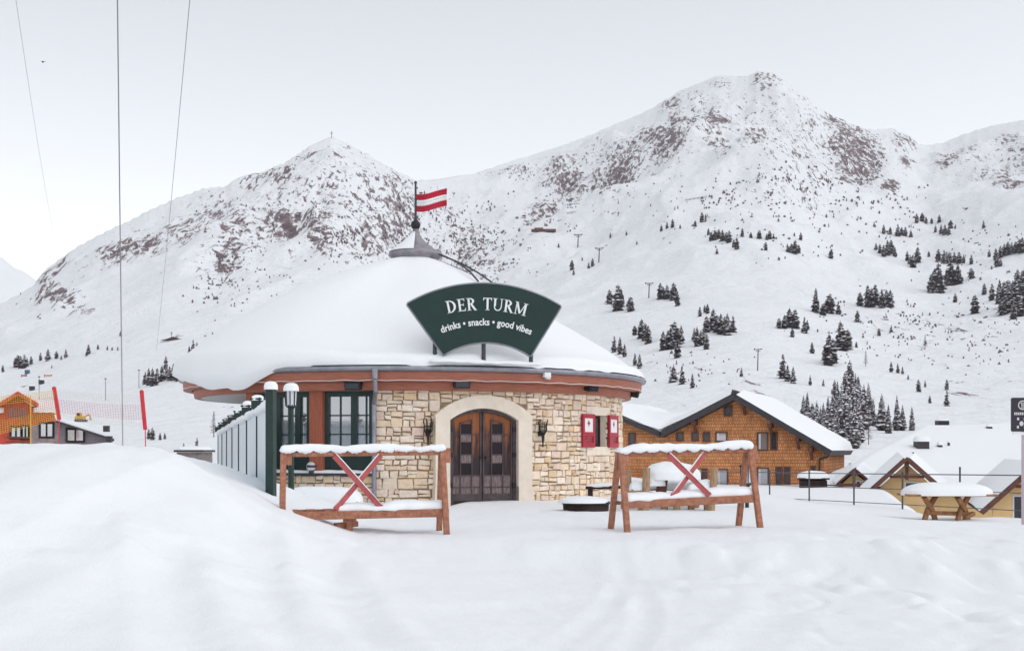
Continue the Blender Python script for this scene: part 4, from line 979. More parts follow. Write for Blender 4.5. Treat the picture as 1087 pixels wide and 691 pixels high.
# half buried round tub near the wall
q = W(622, 541, 22.6); tb = thing('sunken_tub', 'low dark wooden tub sunk in the snow left of the right ski rack', 'tub', (q.x, q.y, -.05))
MB().lathe([(.40, -.3), (.43, .17), (.38, .18), (.36, .05)], (q.x, q.y, 0), 36).build('staves', M['darkwood'], tb)
MB().lathe([(.435, .11), (.445, .12), (.445, .15), (.435, .16)], (q.x, q.y, 0), 36).build('hoop', M['iron'], tb)
MB().dome((q.x - .04, q.y, .15), .48, .46, .11, seed=2, p=2.2, drop=.01).build('snow_cover', M['snow'], tb)
# plank bench against the wall
pb = thing('plank_bench', 'thin dark plank bench with snow against the stone wall behind the round tub', 'bench', W(644, 536, 25.0))
a_, b_ = W(623, 517.5, 25.2), W(668, 516.5, 25.0)
MB().bar(a_, b_, .32, .06).build('seat', M['darkwood'], pb)
MB().strip(a_ + Zv * .03, b_ + Zv * .03, .3, .05, seed=3, n=24).build('seat_snow', M['snow'], pb)
for t in (.08, .92):
    p = a_.lerp(b_, t); MB().box((p.x, p.y, p.z - .4), (.09, .28, .75)).build('leg', M['darkwood'], pb)

# oval picnic table at the terrace edge
YP = 27.0
def pp(px, row, dy=0): v = W(px, row, YP); v.y += dy; return v
ot = thing('picnic_table', 'orange wood picnic table with crossed legs and a smooth snow dome at the terrace edge', 'picnic table', pp(1003, 551))
c = pp(1005, 525)
MB().box((c.x, c.y, c.z), (1.95, .85, .05)).build('table_top', M['tablewood'], ot, bevel=.008)
MB().dome((c.x, c.y, c.z + .024), .98, .50, .25, seed=12, p=2.9, noise=.08, drop=.035).build('table_snow', M['snow'], ot)
for x0 in (987, 1022):
    for s in (-1, 1):
        b = MB(); t0 = pp(x0 + s * 9, 527, s * .18); t1 = pp(x0 - s * 9, 553, -s * .18); mid = (t0 + t1) / 2 + Vector((-s * .05, 0, -.02))
        b.bar(t0, mid, .09, .13, up=(0, 1, 0)); b.bar(mid, t1, .088, .125, up=(0, 1, 0)); b.build('leg', M['tablewood'], ot, bevel=.01)
MB().bar(pp(983, 544), pp(1028, 545), .09, .085).build('stretcher', M['tablewood'], ot, bevel=.008)
MB().bar(pp(1022, 549, -.1), pp(1035, 545, .1), .10, .08).build('foot_block', M['tablewood'], ot)

# ------------------------------------------------------------------ cable rail at the terrace edge
rf = thing('cable_railing', 'thin dark metal railing with three cables along the terrace edge', 'railing', (9.2, 37.8, -.45))
def rp(px):
    # railing line on the plan
    u = (px - CX) / F; y = (28 + 3.6 * 11.7) / (1 + 3.6 * u); return u * y, y
def rz_(y, k): 
    lo = np.interp(y, [28, 37.8, 46], [-.28, -.41, -.47]); hi = np.interp(y, [28, 37.8, 46], [.53, .40, .33]); return float(lo + (hi - lo) * k)
PX = [757, 817, 859, 906.5, 958, 1019, 1100]
for px in PX:
    x, y = rp(px); g = hz(x, y); b = MB(); top = rz_(y, 1) + .05 + (.12 if px == 1019 else 0)
    b.tube((x, y, min(g, rz_(y, 0)) - .25), (x, y, top), .024, .024, 8); b.sphere((x, y, top), .03, 8, 5); b.build('post', M['rail'], rf)
for k in (0, .5, 1):
    b = MB(); pts = []
    for px in np.linspace(690, 1140, 40): x, y = rp(px); pts.append((x, y, rz_(y, k)))
    b.path(pts, .011 if k < 1 else .014, 5); b.build('cable', M['rail'], rf)

# ------------------------------------------------------------------ notice board on a pole, cut by the right edge of the picture
YN = 20.0; kn = YN / F; nb = thing('notice_board', 'square dark notice board with pale emblems on a pale pole at the right edge', 'sign', (W(1092, 560, YN).x, YN, hz(W(1092, 560, YN).x, YN)))
def np_(px, row, o=0): v = W(px, row, YN); v.y -= o; return v
b = MB(); rr = 1.6; w2, h2 = 17.5 * kn, 18 * kn; cc = np_(1091.5, 440)
pts = []
for (sx, sz) in ((1, -1), (1, 1), (-1, 1), (-1, -1)):
    for q in range(5):
        a0 = {(1, -1): -90, (1, 1): 0, (-1, 1): 90, (-1, -1): 180}[(sx, sz)]; an = R_(a0 + q * 22.5)
        pts.append((sx * (w2 - rr * kn) + rr * kn * math.cos(an), sz * (h2 - rr * kn) + rr * kn * math.sin(an)))
b.prism(pts, cc, Vector((1, 0, 0)), Zv, .04); b.build('board', M['board'], nb)
g = MB()
def ring2(cx_, cz_, r, th, n=24, sx=1):
    for i in range(n):
        a, c2 = 2 * math.pi * i / n, 2 * math.pi * (i + 1) / n
        P = lambda q, an: np_(cx_ + q * sx * math.cos(an), cz_ - q * math.sin(an), .006)
        g.add([P(r - th, a), P(r, a), P(r, c2), P(r - th, c2)], [(0, 1, 2, 3)])
ring2(1085.5, 430, 5.0, 1.1)
def rect2(a, b_, c_, d): g.add([np_(a, d, .006), np_(b_, d, .006), np_(b_, c_, .006), np_(a, c_, .006)], [(0, 1, 2, 3)])
rect2(1084.2, 1085.2, 427, 433.5); rect2(1083.4, 1084.2, 427.6, 428.6); rect2(1086.3, 1087.2, 427, 433.5)
for i in range(9): rect2(1076.5 + i * 2.0, 1077.9 + i * 2.0, 437.6, 440.4)
ring2(1084.2, 449.5, 2.6, 2.6, 16, .85)
for (a, c_) in ((1080.6, 444.5), (1087.8, 444.5), (1080.4, 453.2), (1088, 453.2)): rect2(a - 1.1, a + 1.1, c_ - 1.4, c_ + 1.4)
g.build('emblem', M['soffit'], nb)
MB().tube((cc.x, YN + .08, hz(cc.x, YN) - .3), (cc.x, YN + .08, cc.z + .2), .075, .075, 14).build('pole', mat('pale_pole', (.55, .47, .50), .5), nb)
MB().box((cc.x, YN + .02, cc.z - h2 - .03), (.50, .02, .05)).build('crossbar', M['white'], nb)

# ------------------------------------------------------------------ shingled chalet
CY = R_(20); CAx = Vector((math.cos(CY), -math.sin(CY), 0)); CB = Vector((math.sin(CY), math.cos(CY), 0)); CO = Vector((W(782, HZ, 60).x, 60, 0))
def cf(px, row, o=0.0):
    """point on the facade plane behind a pixel, as local (u,z)"""
    dx = (px - CX) / F
    # ray (dx*t, t); plane: CO + CAx*u
    # dx*t = CO.x + CAx.x*u ; t = CO.y + CAx.y*u
    u = (dx * CO.y - CO.x) / (CAx.x - dx * CAx.y); t = CO.y + CAx.y * u
    return (u, CZ + (HZ - row) * t / F)
ch = thing('timber_chalet', 'orange shingled chalet with charcoal gable edges and snow covered roof', 'chalet', (CO.x, CO.y, -1.2))
def cpt(u, z, d=0): return CO + CAx * u + Zv * z + CB * d
def c3(mb, poly, depth, d0=0, mat_=0): mb.prism(poly, CO + CB * d0, CAx, Zv, depth * 1, mat_)
UR = cf(875, 500)[0]; UL = cf(648, 500)[0]
def _ln(A, B, u): return A[1] + (B[1] - A[1]) * (u - A[0]) / (B[0] - A[0])
apex = cf(782, 425); vly = cf(706, 464); rew = cf(876, 481); lw = cf(648, 437); zb_ = -2.5
wins = [(773, 436, 6, 9), (671, 466, 5, 11), (722, 463.5, 5, 7), (738, 463.5, 5, 7), (750, 463.5, 5, 8), (765.7, 463.5, 10, 8), (809.5, 468.5, 9, 17), (821.5, 468, 5, 17), (766.5, 507, 10, 16), (809.8, 506, 10, 17), (827, 505, 4, 17), (835.5, 505, 4, 17), (747, 502.5, 5, 8), (742, 502.5, 4, 8), (863, 499, 2.5, 7)]
wb_ = MB()
# facade as a prism; windows are set in shallow frames on its face
_re, _vl, _lf = cf(882, 483.5), cf(705, 464.5), cf(640, 437)
rew = (UR, _ln(apex, _re, UR) + .12)
poly = [(UL, zb_), (UR, zb_), rew, (apex[0], apex[1] + .12), (_vl[0], _vl[1] + .12), (UL, _ln(_lf, _vl, UL) + .12)]
wb_.prism(poly, CO, CAx, Zv, -.0 + .3)
wb_.prism([(UR - .0, zb_), (UR, rew[1])][:0] or [(0, 0), (0.001, 0), (0, .001)], cpt(UR, zb_), CB, Zv, .01)
side = [cpt(UR, zb_, 0), cpt(UR, zb_, 11), cpt(UR, rew[1], 11), cpt(UR, rew[1], 0)]
wb_.add([p + CAx * .001 for p in side], [(0, 1, 2, 3)])
wo = wb_.build('wall', M['shingle'], ch)
fa = wo.data.attributes.new('flat', 'FLOAT_VECTOR', 'POINT')
for i, vtx in enumerate(wo.data.vertices):
    wv = vtx.co + ch.location - CO; fa.data[i].vector = (wv.dot(CAx) + wv.dot(CB), wv.z, 0)
for (px, row, wd, ht) in wins:
    (u0, z0), (u1, z1_) = cf(px - wd / 2, row + ht / 2), cf(px + wd / 2, row - ht / 2)
    f_ = MB(); t = .07; q = [(u0 - t, z0 - t, u0, z1_ + t), (u1, z0 - t, u1 + t, z1_ + t), (u0, z1_, u1, z1_ + t), (u0, z0 - t, u1, z0)]
    for (a, b2, c2, d2) in q: f_.prism([(a, b2), (c2, b2), (c2, d2), (a, d2)], CO - CB * .045, CAx, Zv, .05)
    wo_ = f_.build('window', M['brown'], ch)
    pm_ = MB(); pm_.prism([(u0, z0), (u1, z0), (u1, z1_), (u0, z1_)], CO - CB * .012, CAx, Zv, .01); pm_.build('pane', M['glassdark'] if wd < 7 else M['glass'], wo_)
    if wd >= 8:
        MB().prism([(u0 + .02, z0 + .02), (u0 + (u1 - u0) * .28, z0 + .02), (u0 + (u1 - u0) * .28, z1_ - .02), (u0 + .02, z1_ - .02)], CO - CB * .016, CAx, Zv, .004).build('curtain', M['soffit'], wo_)
# roof: main gable and the left wing, both with overhang
def slab(mb, P, Q, th, d0, d1, mat_=0, up=0.0):
    n_ = Vector((-(Q[1] - P[1]), Q[0] - P[0])).normalized()
    if n_.y < 0: n_ = -n_
    a = (P[0] + n_.x * up, P[1] + n_.y * up); b2 = (Q[0] + n_.x * up, Q[1] + n_.y * up)
    pl4 = [a, b2, (b2[0] + n_.x * th, b2[1] + n_.y * th), (a[0] + n_.x * th, a[1] + n_.y * th)]
    mb.prism(pl4, CO + CB * d0, CAx, Zv, -(d1 - d0) if False else 0.0001, mat_) if False else None
    vs = [cpt(x, z, d0) for x, z in pl4] + [cpt(x, z, d1) for x, z in pl4]
    mb.add(vs, [(0, 1, 2, 3), (7, 6, 5, 4), (0, 4, 5, 1), (1, 5, 6, 2), (2, 6, 7, 3), (3, 7, 4, 0)], mat_)
reave = cf(882, 483.5); dfr = -.9
lft = cf(640, 437)
vl2 = cf(705, 464.5)
for nm, P, Q in (('roof', (apex[0], apex[1]), reave), ('roof', vl2, (apex[0], apex[1])), ('roof', lft, vl2)):
    b = MB(); slab(b, P, Q, .26, dfr, 11.5); ro = b.build(nm, M['fascia'], ch)
    s_ = MB(); nseg = 14; nd = 10; n_ = Vector((-(Q[1] - P[1]), Q[0] - P[0])).normalized(); n_ = -n_ if n_.y < 0 else n_
    vs = []
    for i in range(nseg + 1):
        for j in range(nd + 1):
            u_ = i / nseg; v_ = j / nd
            ed = min(1, min(u_ if nm and P[1] < Q[1] and 0 else 1, 1) ) 
            e2 = math.sqrt(max(0, 1 - (1 - min(1, v_ * 8)) ** 2)) * (math.sqrt(max(0, 1 - (1 - min(1, (1 - u_) * 9)) ** 2)) if Q == reave else 1)
            th = .27 + (.02 + .34 * e2) * (1 + .12 * float(fbm(u_ * 5, v_ * 5, 2, 19)))
            x = P[0] + (Q[0] - P[0]) * u_ + n_.x * th * (1 if Q != reave else .9); z = P[1] + (Q[1] - P[1]) * u_ + n_.y * th
            vs.append(cpt(x, z, dfr - .02 + (11.6 - dfr) * v_))
    # skirt
    fs = [(i * (nd + 1) + j, (i + 1) * (nd + 1) + j, (i + 1) * (nd + 1) + j + 1, i * (nd + 1) + j + 1) for i in range(nseg) for j in range(nd)]
    s_.add(vs, fs, 0, True); s_.build('roof_snow', M['snow'], ro)
# snow lying in the valley between the gables
vb = MB(); vs = []; nu = 26; nd = 8
for i in range(nu + 1):
    px = 668 + (752 - 668) * i / nu; base = np.interp(px, [660, 705, 782], [444, 462.5, 421]); dip = 458 - 46 * abs((px - 708) / 44) ** 1.7 if False else base
    sag = 9.5 * math.exp(-((px - 708) / 24.0) ** 2)
    u_, z_ = cf(px, base - 5 - sag * .35)
    for j in range(nd + 1):
        v_ = j / nd; vs.append(cpt(u_, z_ + (.35 * min(1, v_ * 3) if v_ else -.10) + (.9 * v_ * math.exp(-((px - 708) / 30.0) ** 2)), dfr - .03 + 12 * v_))
vb.add(vs, [(i * (nd + 1) + j, (i + 1) * (nd + 1) + j, (i + 1) * (nd + 1) + j + 1, i * (nd + 1) + j + 1) for i in range(nu) for j in range(nd)], 0, True)
vb.build('valley_snow', M['snow'], ch)
for (px, row) in ((791, 430), (819, 452), (848, 466), (862, 477), (739, 449)):
    u_, z_ = cf(px, row); b = MB(); b.bar(cpt(u_, z_, -.75), cpt(u_, z_, .0), .2, .22); b.bar(cpt(u_, z_ - .45, -.04), cpt(u_, z_ - .06, -.55), .12, .12); b.build('purlin', M['brown'], ch)
u_, z_ = cf(881, 482); u2, z2_ = cf(870, 487); b = MB(); b.path([cpt(u_, z_, -.5), cpt(u_ - .1, z_ - .15, -.3), cpt(u2, z2_, -.08), cpt(u2, -2, -.08)], .045, 8); b.build('downpipe', M['fascia'], ch)

# dark bin shelter with a snow lid
bx = thing('bin_shelter', 'dark brown box shelter with a snow lid in front of the chalet', 'shelter', W(863, 517, 52))
c = W(863, 513.5, 52); MB().box((c.x, c.y, c.z - .2), (1.10, 1.0, .75), rz=R_(-10)).build('body', M['darkwood'], bx, bevel=.02)
c2 = W(863, 506.5, 52); MB().box((c2.x, c2.y, c2.z - .05), (1.28, 1.2, .07), rz=R_(-10)).build('lid', M['darkwood'], bx)
MB().dome((c2.x, c2.y, c2.z - .015), .66, .62, .26, rz=R_(-10), seed=3, p=4, drop=.02).build('snow_lid', M['snow'], bx)

# ------------------------------------------------------------------ ochre house below the terrace
yh = thing('ochre_house', 'ochre rendered house with a vast snow roof, brown gabled dormers and chimneys below the terrace', 'house', (W(1030, 560, 58).x, 58, -6))
ridgeL, ridgeR = W(974, 458, 68), W(1250, 452, 68); eaveL, eaveR = W(862, 516, 57), W(1300, 545, 57)
eaveL.z = -.55; eaveR.z = -.9
def roofsurf(u_, v_): return eaveL.lerp(eaveR, u_).lerp(ridgeL.lerp(ridgeR, u_), v_)
b = MB(); nu, nv = 40, 20; vs = []
for i in range(nu + 1):
    for j in range(nv + 1):
        p = roofsurf(i / nu, j / nv); rim_ = min(1, min(i / nu * 30, (1 - i / nu) * 30, j / nv * 14)); rim_ = math.sqrt(max(0, 1 - (1 - rim_) ** 2))
        p.z += .02 + .35 * rim_ + .10 * float(fbm(p.x * .35, p.y * .35, 3, 71)); vs.append(p)
b.add(vs, [(i * (nv + 1) + j, (i + 1) * (nv + 1) + j, (i + 1) * (nv + 1) + j + 1, i * (nv + 1) + j + 1) for i in range(nu) for j in range(nv)], 0, True)
bb = MB(); back = [ridgeL + Vector((6, 11, -4.6)), ridgeR + Vector((6, 11, -4.6))]
bb.add([eaveL, eaveR, ridgeR, ridgeL], [(0, 1, 2, 3)]); bb.add([ridgeL, ridgeR, back[1], back[0]], [(0, 1, 2, 3)])
bb.add([eaveL + Zv * -.22, eaveR + Zv * -.22, eaveR, eaveL], [(0, 1, 2, 3)]); bb.add([eaveL + Zv * -.22, eaveL, ridgeL, ridgeL + Zv * -.22], [(0, 1, 2, 3)])
yr_o = bb.build('roof', M['brown'], yh); b.build('roof_snow', M['snow'], yr_o)
wl_ = MB(); wl_.box(((eaveL.x + eaveR.x) / 2 + .8, 61, -3.6), (eaveR.x - eaveL.x - 2.5, 6.5, 5.4)); wl_.build('wall', M['yellow'], yh)
DYAW = R_(17); DU_ = Vector((math.cos(DYAW), -math.sin(DYAW), 0)); DDEP = Vector((math.sin(DYAW), math.cos(DYAW), 0))
def dormer(apx, arow, lpx, lrow, rpx, rrow, base, Y, win, trim, wallin):
    O_ = Vector((W(apx, HZ, Y).x, Y, 0)); U_ = DU_; DD = DDEP
    def P(px, row):
        dx = (px - CX) / F; u = (dx * O_.y - O_.x) / (U_.x - dx * U_.y); t = O_.y + U_.y * u; return (u, CZ + (HZ - row) * t / F)
    def Q3(x, d, z): return O_ + U_ * x + DD * d + Zv * z
    a, l, r = P(apx, arow), P(lpx, lrow), P(rpx, rrow); zb2 = P(apx, base)[1]
    il, ir_ = P(lpx + wallin, lrow)[0], P(rpx - wallin, rrow)[0]
    def zr(x): return l[1] + (a[1] - l[1]) * (x - l[0]) / (a[0] - l[0]) if x < a[0] else r[1] + (a[1] - r[1]) * (r[0] - x) / (r[0] - a[0])
    wm = MB(); wm.prism([(il, zb2), (ir_, zb2), (ir_, zr(ir_) - .1), (a[0], a[1] - .1), (il, zr(il) - .1)], O_, U_, Zv, .3)
    wobj = wm.build('dormer_wall', M['yellow'], yh)
    # roof boards with deep eaves, running back into the main roof
    for (P_, Q_) in ((l, a), (a, r)):
        n_ = Vector((-(Q_[1] - P_[1]), Q_[0] - P_[0])).normalized()
        d0, d1 = (-.9 if wallin > 6 else -.28), 7.5; th = .16 * trim
        pl4 = [P_, Q_, (Q_[0] + n_.x * th, Q_[1] + n_.y * th), (P_[0] + n_.x * th, P_[1] + n_.y * th)]
        vs = [Q3(x, d0, z) for x, z in pl4] + [Q3(x, d1, z) for x, z in pl4]
        q = MB(); q.add(vs, [(0, 1, 2, 3), (7, 6, 5, 4), (0, 4, 5, 1), (1, 5, 6, 2), (2, 6, 7, 3), (3, 7, 4, 0)]); ro = q.build('dormer_roof', M['brown'], yh)
        s_ = MB(); vs = []
        for i in range(9):
            for j in range(9):
                u_, v_ = i / 8, j / 8; tk = th + .02 + .28 * math.sqrt(max(0, 1 - (1 - min(1, v_ * 5)) ** 2))
                vs.append(Q3(P_[0] + (Q_[0] - P_[0]) * u_ + n_.x * tk, d0 - .01 + (d1 + .1 - d0) * v_, P_[1] + (Q_[1] - P_[1]) * u_ + n_.y * tk))
        s_.add(vs, [(i * 9 + j, (i + 1) * 9 + j, (i + 1) * 9 + j + 1, i * 9 + j + 1) for i in range(8) for j in range(8)], 0, True); s_.build('dormer_snow', M['snow'], ro)
    b2 = MB(); b2.bar(Q3(a[0], -.75, a[1] - .14), Q3(a[0], 1, a[1] - .14), .16, .2)
    if wallin > 5: b2.bar(Q3(a[0], -.6, a[1] - .15), Q3(a[0], -.6, a[1] - .75), .1, .1); b2.bar(Q3(a[0] - .65, -.6, a[1] - .62), Q3(a[0] + .65, -.6, a[1] - .62), .1, .12)
    b2.build('ridge_beam', M['brown'], wobj)
    for (px, row, wd, ht) in win:
        u0, z0 = P(px - wd / 2, row + ht / 2); u1, z1_ = P(px + wd / 2, row - ht / 2)
        f_ = MB(); t = .05
        for (a2, b3, c3_, d3) in ((u0 - t, z0 - t, u0, z1_ + t), (u1, z0 - t, u1 + t, z1_ + t), (u0, z1_, u1, z1_ + t), (u0, z0 - t, u1, z0)): f_.prism([(a2, b3), (c3_, b3), (c3_, d3), (a2, d3)], O_ - DD * .035, U_, Zv, .04)
        wq = f_.build('window', M['white'], yh); MB().prism([(u0, z0), (u1, z0), (u1, z1_), (u0, z1_)], O_ - DD * .012, U_, Zv, .01).build('pane', M['glassdark'], wq)
dormer(907, 499, 889, 515, 926.5, 515, 526, 53.5, [(911, 515.5, 3, 9), (917.5, 515.5, 2.5, 9)], .55, 6)
dormer(962.5, 489, 921, 526, 1000, 522, 580, 49, [(968, 517, 13, 9)], 1, 14)
dormer(1096, 498, 1042, 545, 1150, 545, 580, 46, [(1081, 540, 9, 26)], 1.1, 12)
def on_roof(px, row):
    # ray against the main roof plane
    n_ = (eaveR - eaveL).cross(ridgeL - eaveL).normalized(); d = Vector(((px - CX) / F, 1, (HZ - row) / F)); o_ = Vector((0, 0, CZ))
    return o_ + d * ((eaveL - o_).dot(n_) / d.dot(n_))
for (px, row, wd, ht, cap) in ((978, 483, .62, .62, .32), (997.5, 482, .22, .30, .16), (1007, 481, .10, .42, .08), (1050, 464, .26, .45, .12), (1000, 455.5, .6, .30, .1)):
    p = on_roof(px, row); b = MB(); ht *= .7; b.box((p.x, p.y, p.z + ht / 2 + .06), (wd, wd, ht + .5)); cho = b.build('chimney', M['fascia'] if px < 1040 else M['grey'], yh)
    MB().dome((p.x, p.y, p.z + ht + .30), wd * .62, wd * .62, cap * .8, seed=int(px), p=3.5, drop=.04).build('snow_cap', M['snow'], cho)

# ------------------------------------------------------------------ left: safety net, houses
YN2 = 40.0; kk = YN2 / F
sn_ = thing('safety_net', 'orange and yellow piste safety net on two red padded posts above the left bank', 'safety net', W(62, 470, YN2))
npost = [(60.0, 412.5, 445.5, 57.5, 62.8), (152.0, 416, 456, 150.4, 154.2)]
for (px, r0, r1, pt, pb_) in npost:
    b = MB(); b.tube(W(pt, r0, YN2), W(pb_, r1, YN2), .065, .065, 12); b.sphere(W(pt, r0, YN2), .075, 10, 6); b.build('post_padding', M['pad'], sn_)
    b = MB(); b.tube(W(pb_, r1, YN2), W(pb_ + .5, 486, YN2), .018, .018, 6); b.build('pole', M['pad'], sn_)
MB().tube(W(32.5, 420, 37.5), W(32.5, 486, 37.5), .02, .02, 6).build('pole', M['netyellow'], sn_)
def net(A0, A1, B0, B1, bands, nv_, r, nh):
    """A0-A1 top edge, B0-B1 bottom edge; bands = list of (from,to,material)"""
    for (f0, f1, m_) in bands:
        b = MB(); q0, q1 = max(2, int(nh * (f1 - f0) + .5)), 0
        for i in range(q0 + 1):
            t = f0 + (f1 - f0) * i / q0
            pts = []
            for s_ in range(13):
                u_ = s_ / 12; p = A0.lerp(A1, u_).lerp(B0.lerp(B1, u_), t); p.z -= .05 * math.sin(math.pi * u_) ; pts.append(p)
            b.path(pts, r * .85, 4)
        for j in range(nv_ + 1):
            u_ = j / nv_; dz = .05 * math.sin(math.pi * u_)
            p = A0.lerp(A1, u_).lerp(B0.lerp(B1, u_), f0); q = A0.lerp(A1, u_).lerp(B0.lerp(B1, u_), f1); p.z -= dz; q.z -= dz
            b.tube(p, q, r * .8, r * .8, 4, cap=False)
        b.build('net', m_, sn_)
net(W(58, 414, YN2), W(151, 419, YN2), W(62.5, 444, YN2), W(153.5, 453, YN2), [(.0, .25, M['netpale']), (.32, .78, M['netred']), (.85, 1.0, M['netpale'])], 34, .0042, 20)
net(W(-40, 422, 33), W(58, 414, YN2), W(-40, 468, 33), W(62.5, 444, YN2), [(.0, .22, M['netyellow']), (.24, .62, M['orange']), (.66, 1.0, M['netyellow'])], 40, .0068, 18)
# grey house and red house behind
gh = thing('grey_house', 'low grey house with stone corner and a mono pitch snow roof behind the safety net', 'house', W(60, 480, 72))
HY = R_(19); U_ = Vector((math.cos(HY), math.sin(HY), 0)); DN = Vector((-math.sin(HY), math.cos(HY), 0))
def facade(O):
    def f(px, row):
        dx = (px - CX) / F; u = (dx * O.y - O.x) / (U_.x - dx * U_.y); t = O.y + U_.y * u; return (u, CZ + (HZ - row) * t / F)
    return f
O_ = Vector((W(60, HZ, 72).x, 72, 0)); P72 = facade(O_)
MB().prism([P72(-40, 500), P72(33, 500), P72(33, 455), P72(-40, 462)], O_, U_, Zv, 6).build('annex_wall', M['redhouse'], gh)
MB().prism([P72(33, 500), P72(63, 500), P72(63, 446), P72(33, 452)], O_ - DN * .05, U_, Zv, 6).build('stone_wall', mat('grey_stone', (.30, .24, .24), .9, var=.35, vscale=2.5), gh)
MB().prism([P72(63, 500), P72(118, 500), P72(118, 466), P72(63, 448)], O_, U_, Zv, 6).build('wall', M['concrete'], gh)
b = MB(); b.prism([P72(60, 446.5), P72(121, 466), P72(121, 468), P72(60, 448.5)][::-1], O_ - DN * .8, U_, Zv, 7.2); rg = b.build('roof', M['fascia'], gh)
b = MB(); b.prism([P72(58, 440), P72(106, 457), P72(120.8, 465.9), P72(60, 446.3)][::-1], O_ - DN * .7, U_, Zv, 7.2); b.build('roof_snow', M['snow'], rg)
for (px, row, wd, ht) in ((49.5, 456.5, 12, 13), (17, 459, 9, 10), (80, 462, 16, 11), (27, 459, 5, 12)):
    (u0, z0), (u1, z1_) = P72(px - wd / 2, row + ht / 2), P72(px + wd / 2, row - ht / 2); f_ = MB(); t = .12
    for (a2, b3, c3_, d3) in ((u0 - t, z0 - t, u0, z1_ + t), (u1, z0 - t, u1 + t, z1_ + t), (u0, z1_, u1, z1_ + t), (u0, z0 - t, u1, z0), ((u0 + u1) / 2 - .05, z0, (u0 + u1) / 2 + .05, z1_)): f_.prism([(a2, b3), (c3_, b3), (c3_, d3), (a2, d3)], O_ - DN * .12, U_, Zv, .1)
    wq = f_.build('window', M['darkwood'], gh); MB().prism([(u0, z0), (u1, z0), (u1, z1_), (u0, z1_)], O_ - DN * .075, U_, Zv, .02).build('pane', M['glass'], wq)
b = MB(); b.bar(W(6, 464, 69), W(33, 464.5, 69.6), .1, .1); b.bar(W(6, 469, 69), W(33, 469, 69.6), .1, .08); b.build('balcony_rail', M['brown'], gh)
for (px, row) in ((113, 455), (116, 466)):
    p = W(px, row, 70.5); MB().box((p.x, p.y, p.z), (.3, .3, .35)).build('roof_vent', M['fascia'], gh)
rh = thing('red_house', 'red timber house with a gabled glazed front behind the safety net at the left edge', 'house', W(20, 470, 84))
O_ = Vector((W(20, HZ, 86).x, 86, 0)); P84 = facade(O_); HP_ = lambda x, d, z: O_ + U_ * x + DN * d + Zv * z
MB().prism([P84(-60, 475), P84(57, 475), P84(57, 437), P84(35, 437), P84(35, 431), P84(20, 422), P84(4, 431), P84(4, 436), P84(-60, 436)], O_, U_, Zv, 7).build('wall', M['redhouse'], rh)
for (A, B_) in (((-1, 433.5), (20, 420.5)), ((20, 420.5), (40, 432))):
    (x0, z0), (x1, z1_) = P84(*A), P84(*B_); b = MB(); b.add([HP_(x, y, z) for y in (-1.4, 8) for (x, z) in ((x0, z0), (x1, z1_), (x1, z1_ + .28), (x0, z0 + .28))], [(0, 1, 2, 3), (7, 6, 5, 4), (0, 4, 5, 1), (1, 5, 6, 2), (2, 6, 7, 3), (3, 7, 4, 0)]); ro = b.build('gable_roof', M['redhouse'], rh)
    b = MB(); b.add([HP_(x, y, z) for y in (-1.2, 8) for (x, z) in ((x0, z0 + .285), (x1, z1_ + .285), (x1, z1_ + .6), (x0, z0 + .55))], [(0, 1, 2, 3), (7, 6, 5, 4), (0, 4, 5, 1), (1, 5, 6, 2), (2, 6, 7, 3), (3, 7, 4, 0)]); b.build('gable_snow', M['snow'], ro)
for (pa, pb2) in ((36, 58), (-60, 4)):
    (x0, z0), (x1, z1_) = P84(pa, 438), P84(pb2, 426); b = MB(); b.add([HP_(x0, -.6, z0), HP_(x1, -.6, z0), HP_(x1, 8, z1_), HP_(x0, 8, z1_), HP_(x0, -.6, z0 + .35), HP_(x1, -.6, z0 + .35), HP_(x1, 8, z1_ + .4), HP_(x0, 8, z1_ + .4)], [(0, 1, 5, 4), (4, 5, 6, 7), (0, 4, 7, 3), (1, 2, 6, 5)]); b.build('roof_snow', M['snow'], rh)
for px in (11, 16, 21, 26):
    (u0, z0), (u1, z1_) = P84(px - 2, 443), P84(px + 2, 433); MB().prism([(u0, z0), (u1, z0), (u1, z1_), (u0, z1_)], O_ - DN * .03, U_, Zv, .02).build('window', M['glassdark'], rh)

# flat hut below the bank
p = W(201, 480, 46); ht_ = thing('flat_hut', 'low stone hut with a dark flat roof beyond the left snow bank', 'hut', (p.x, p.y, p.z - .6))
MB().box((p.x, p.y + .8, p.z - .5), (.95, 1.6, 1.0)).build('wall', mat('hut_stone', (.22, .19, .18), .9, var=.4, vscale=6), ht_)
MB().box((p.x, p.y + .8, p.z + .05), (1.12, 1.8, .08)).build('roof', M['fascia'], ht_)
MB().dome((p.x, p.y + .8, p.z + .085), .56, .9, .14, seed=3, p=4).build('roof_snow', M['snow'], ht_)

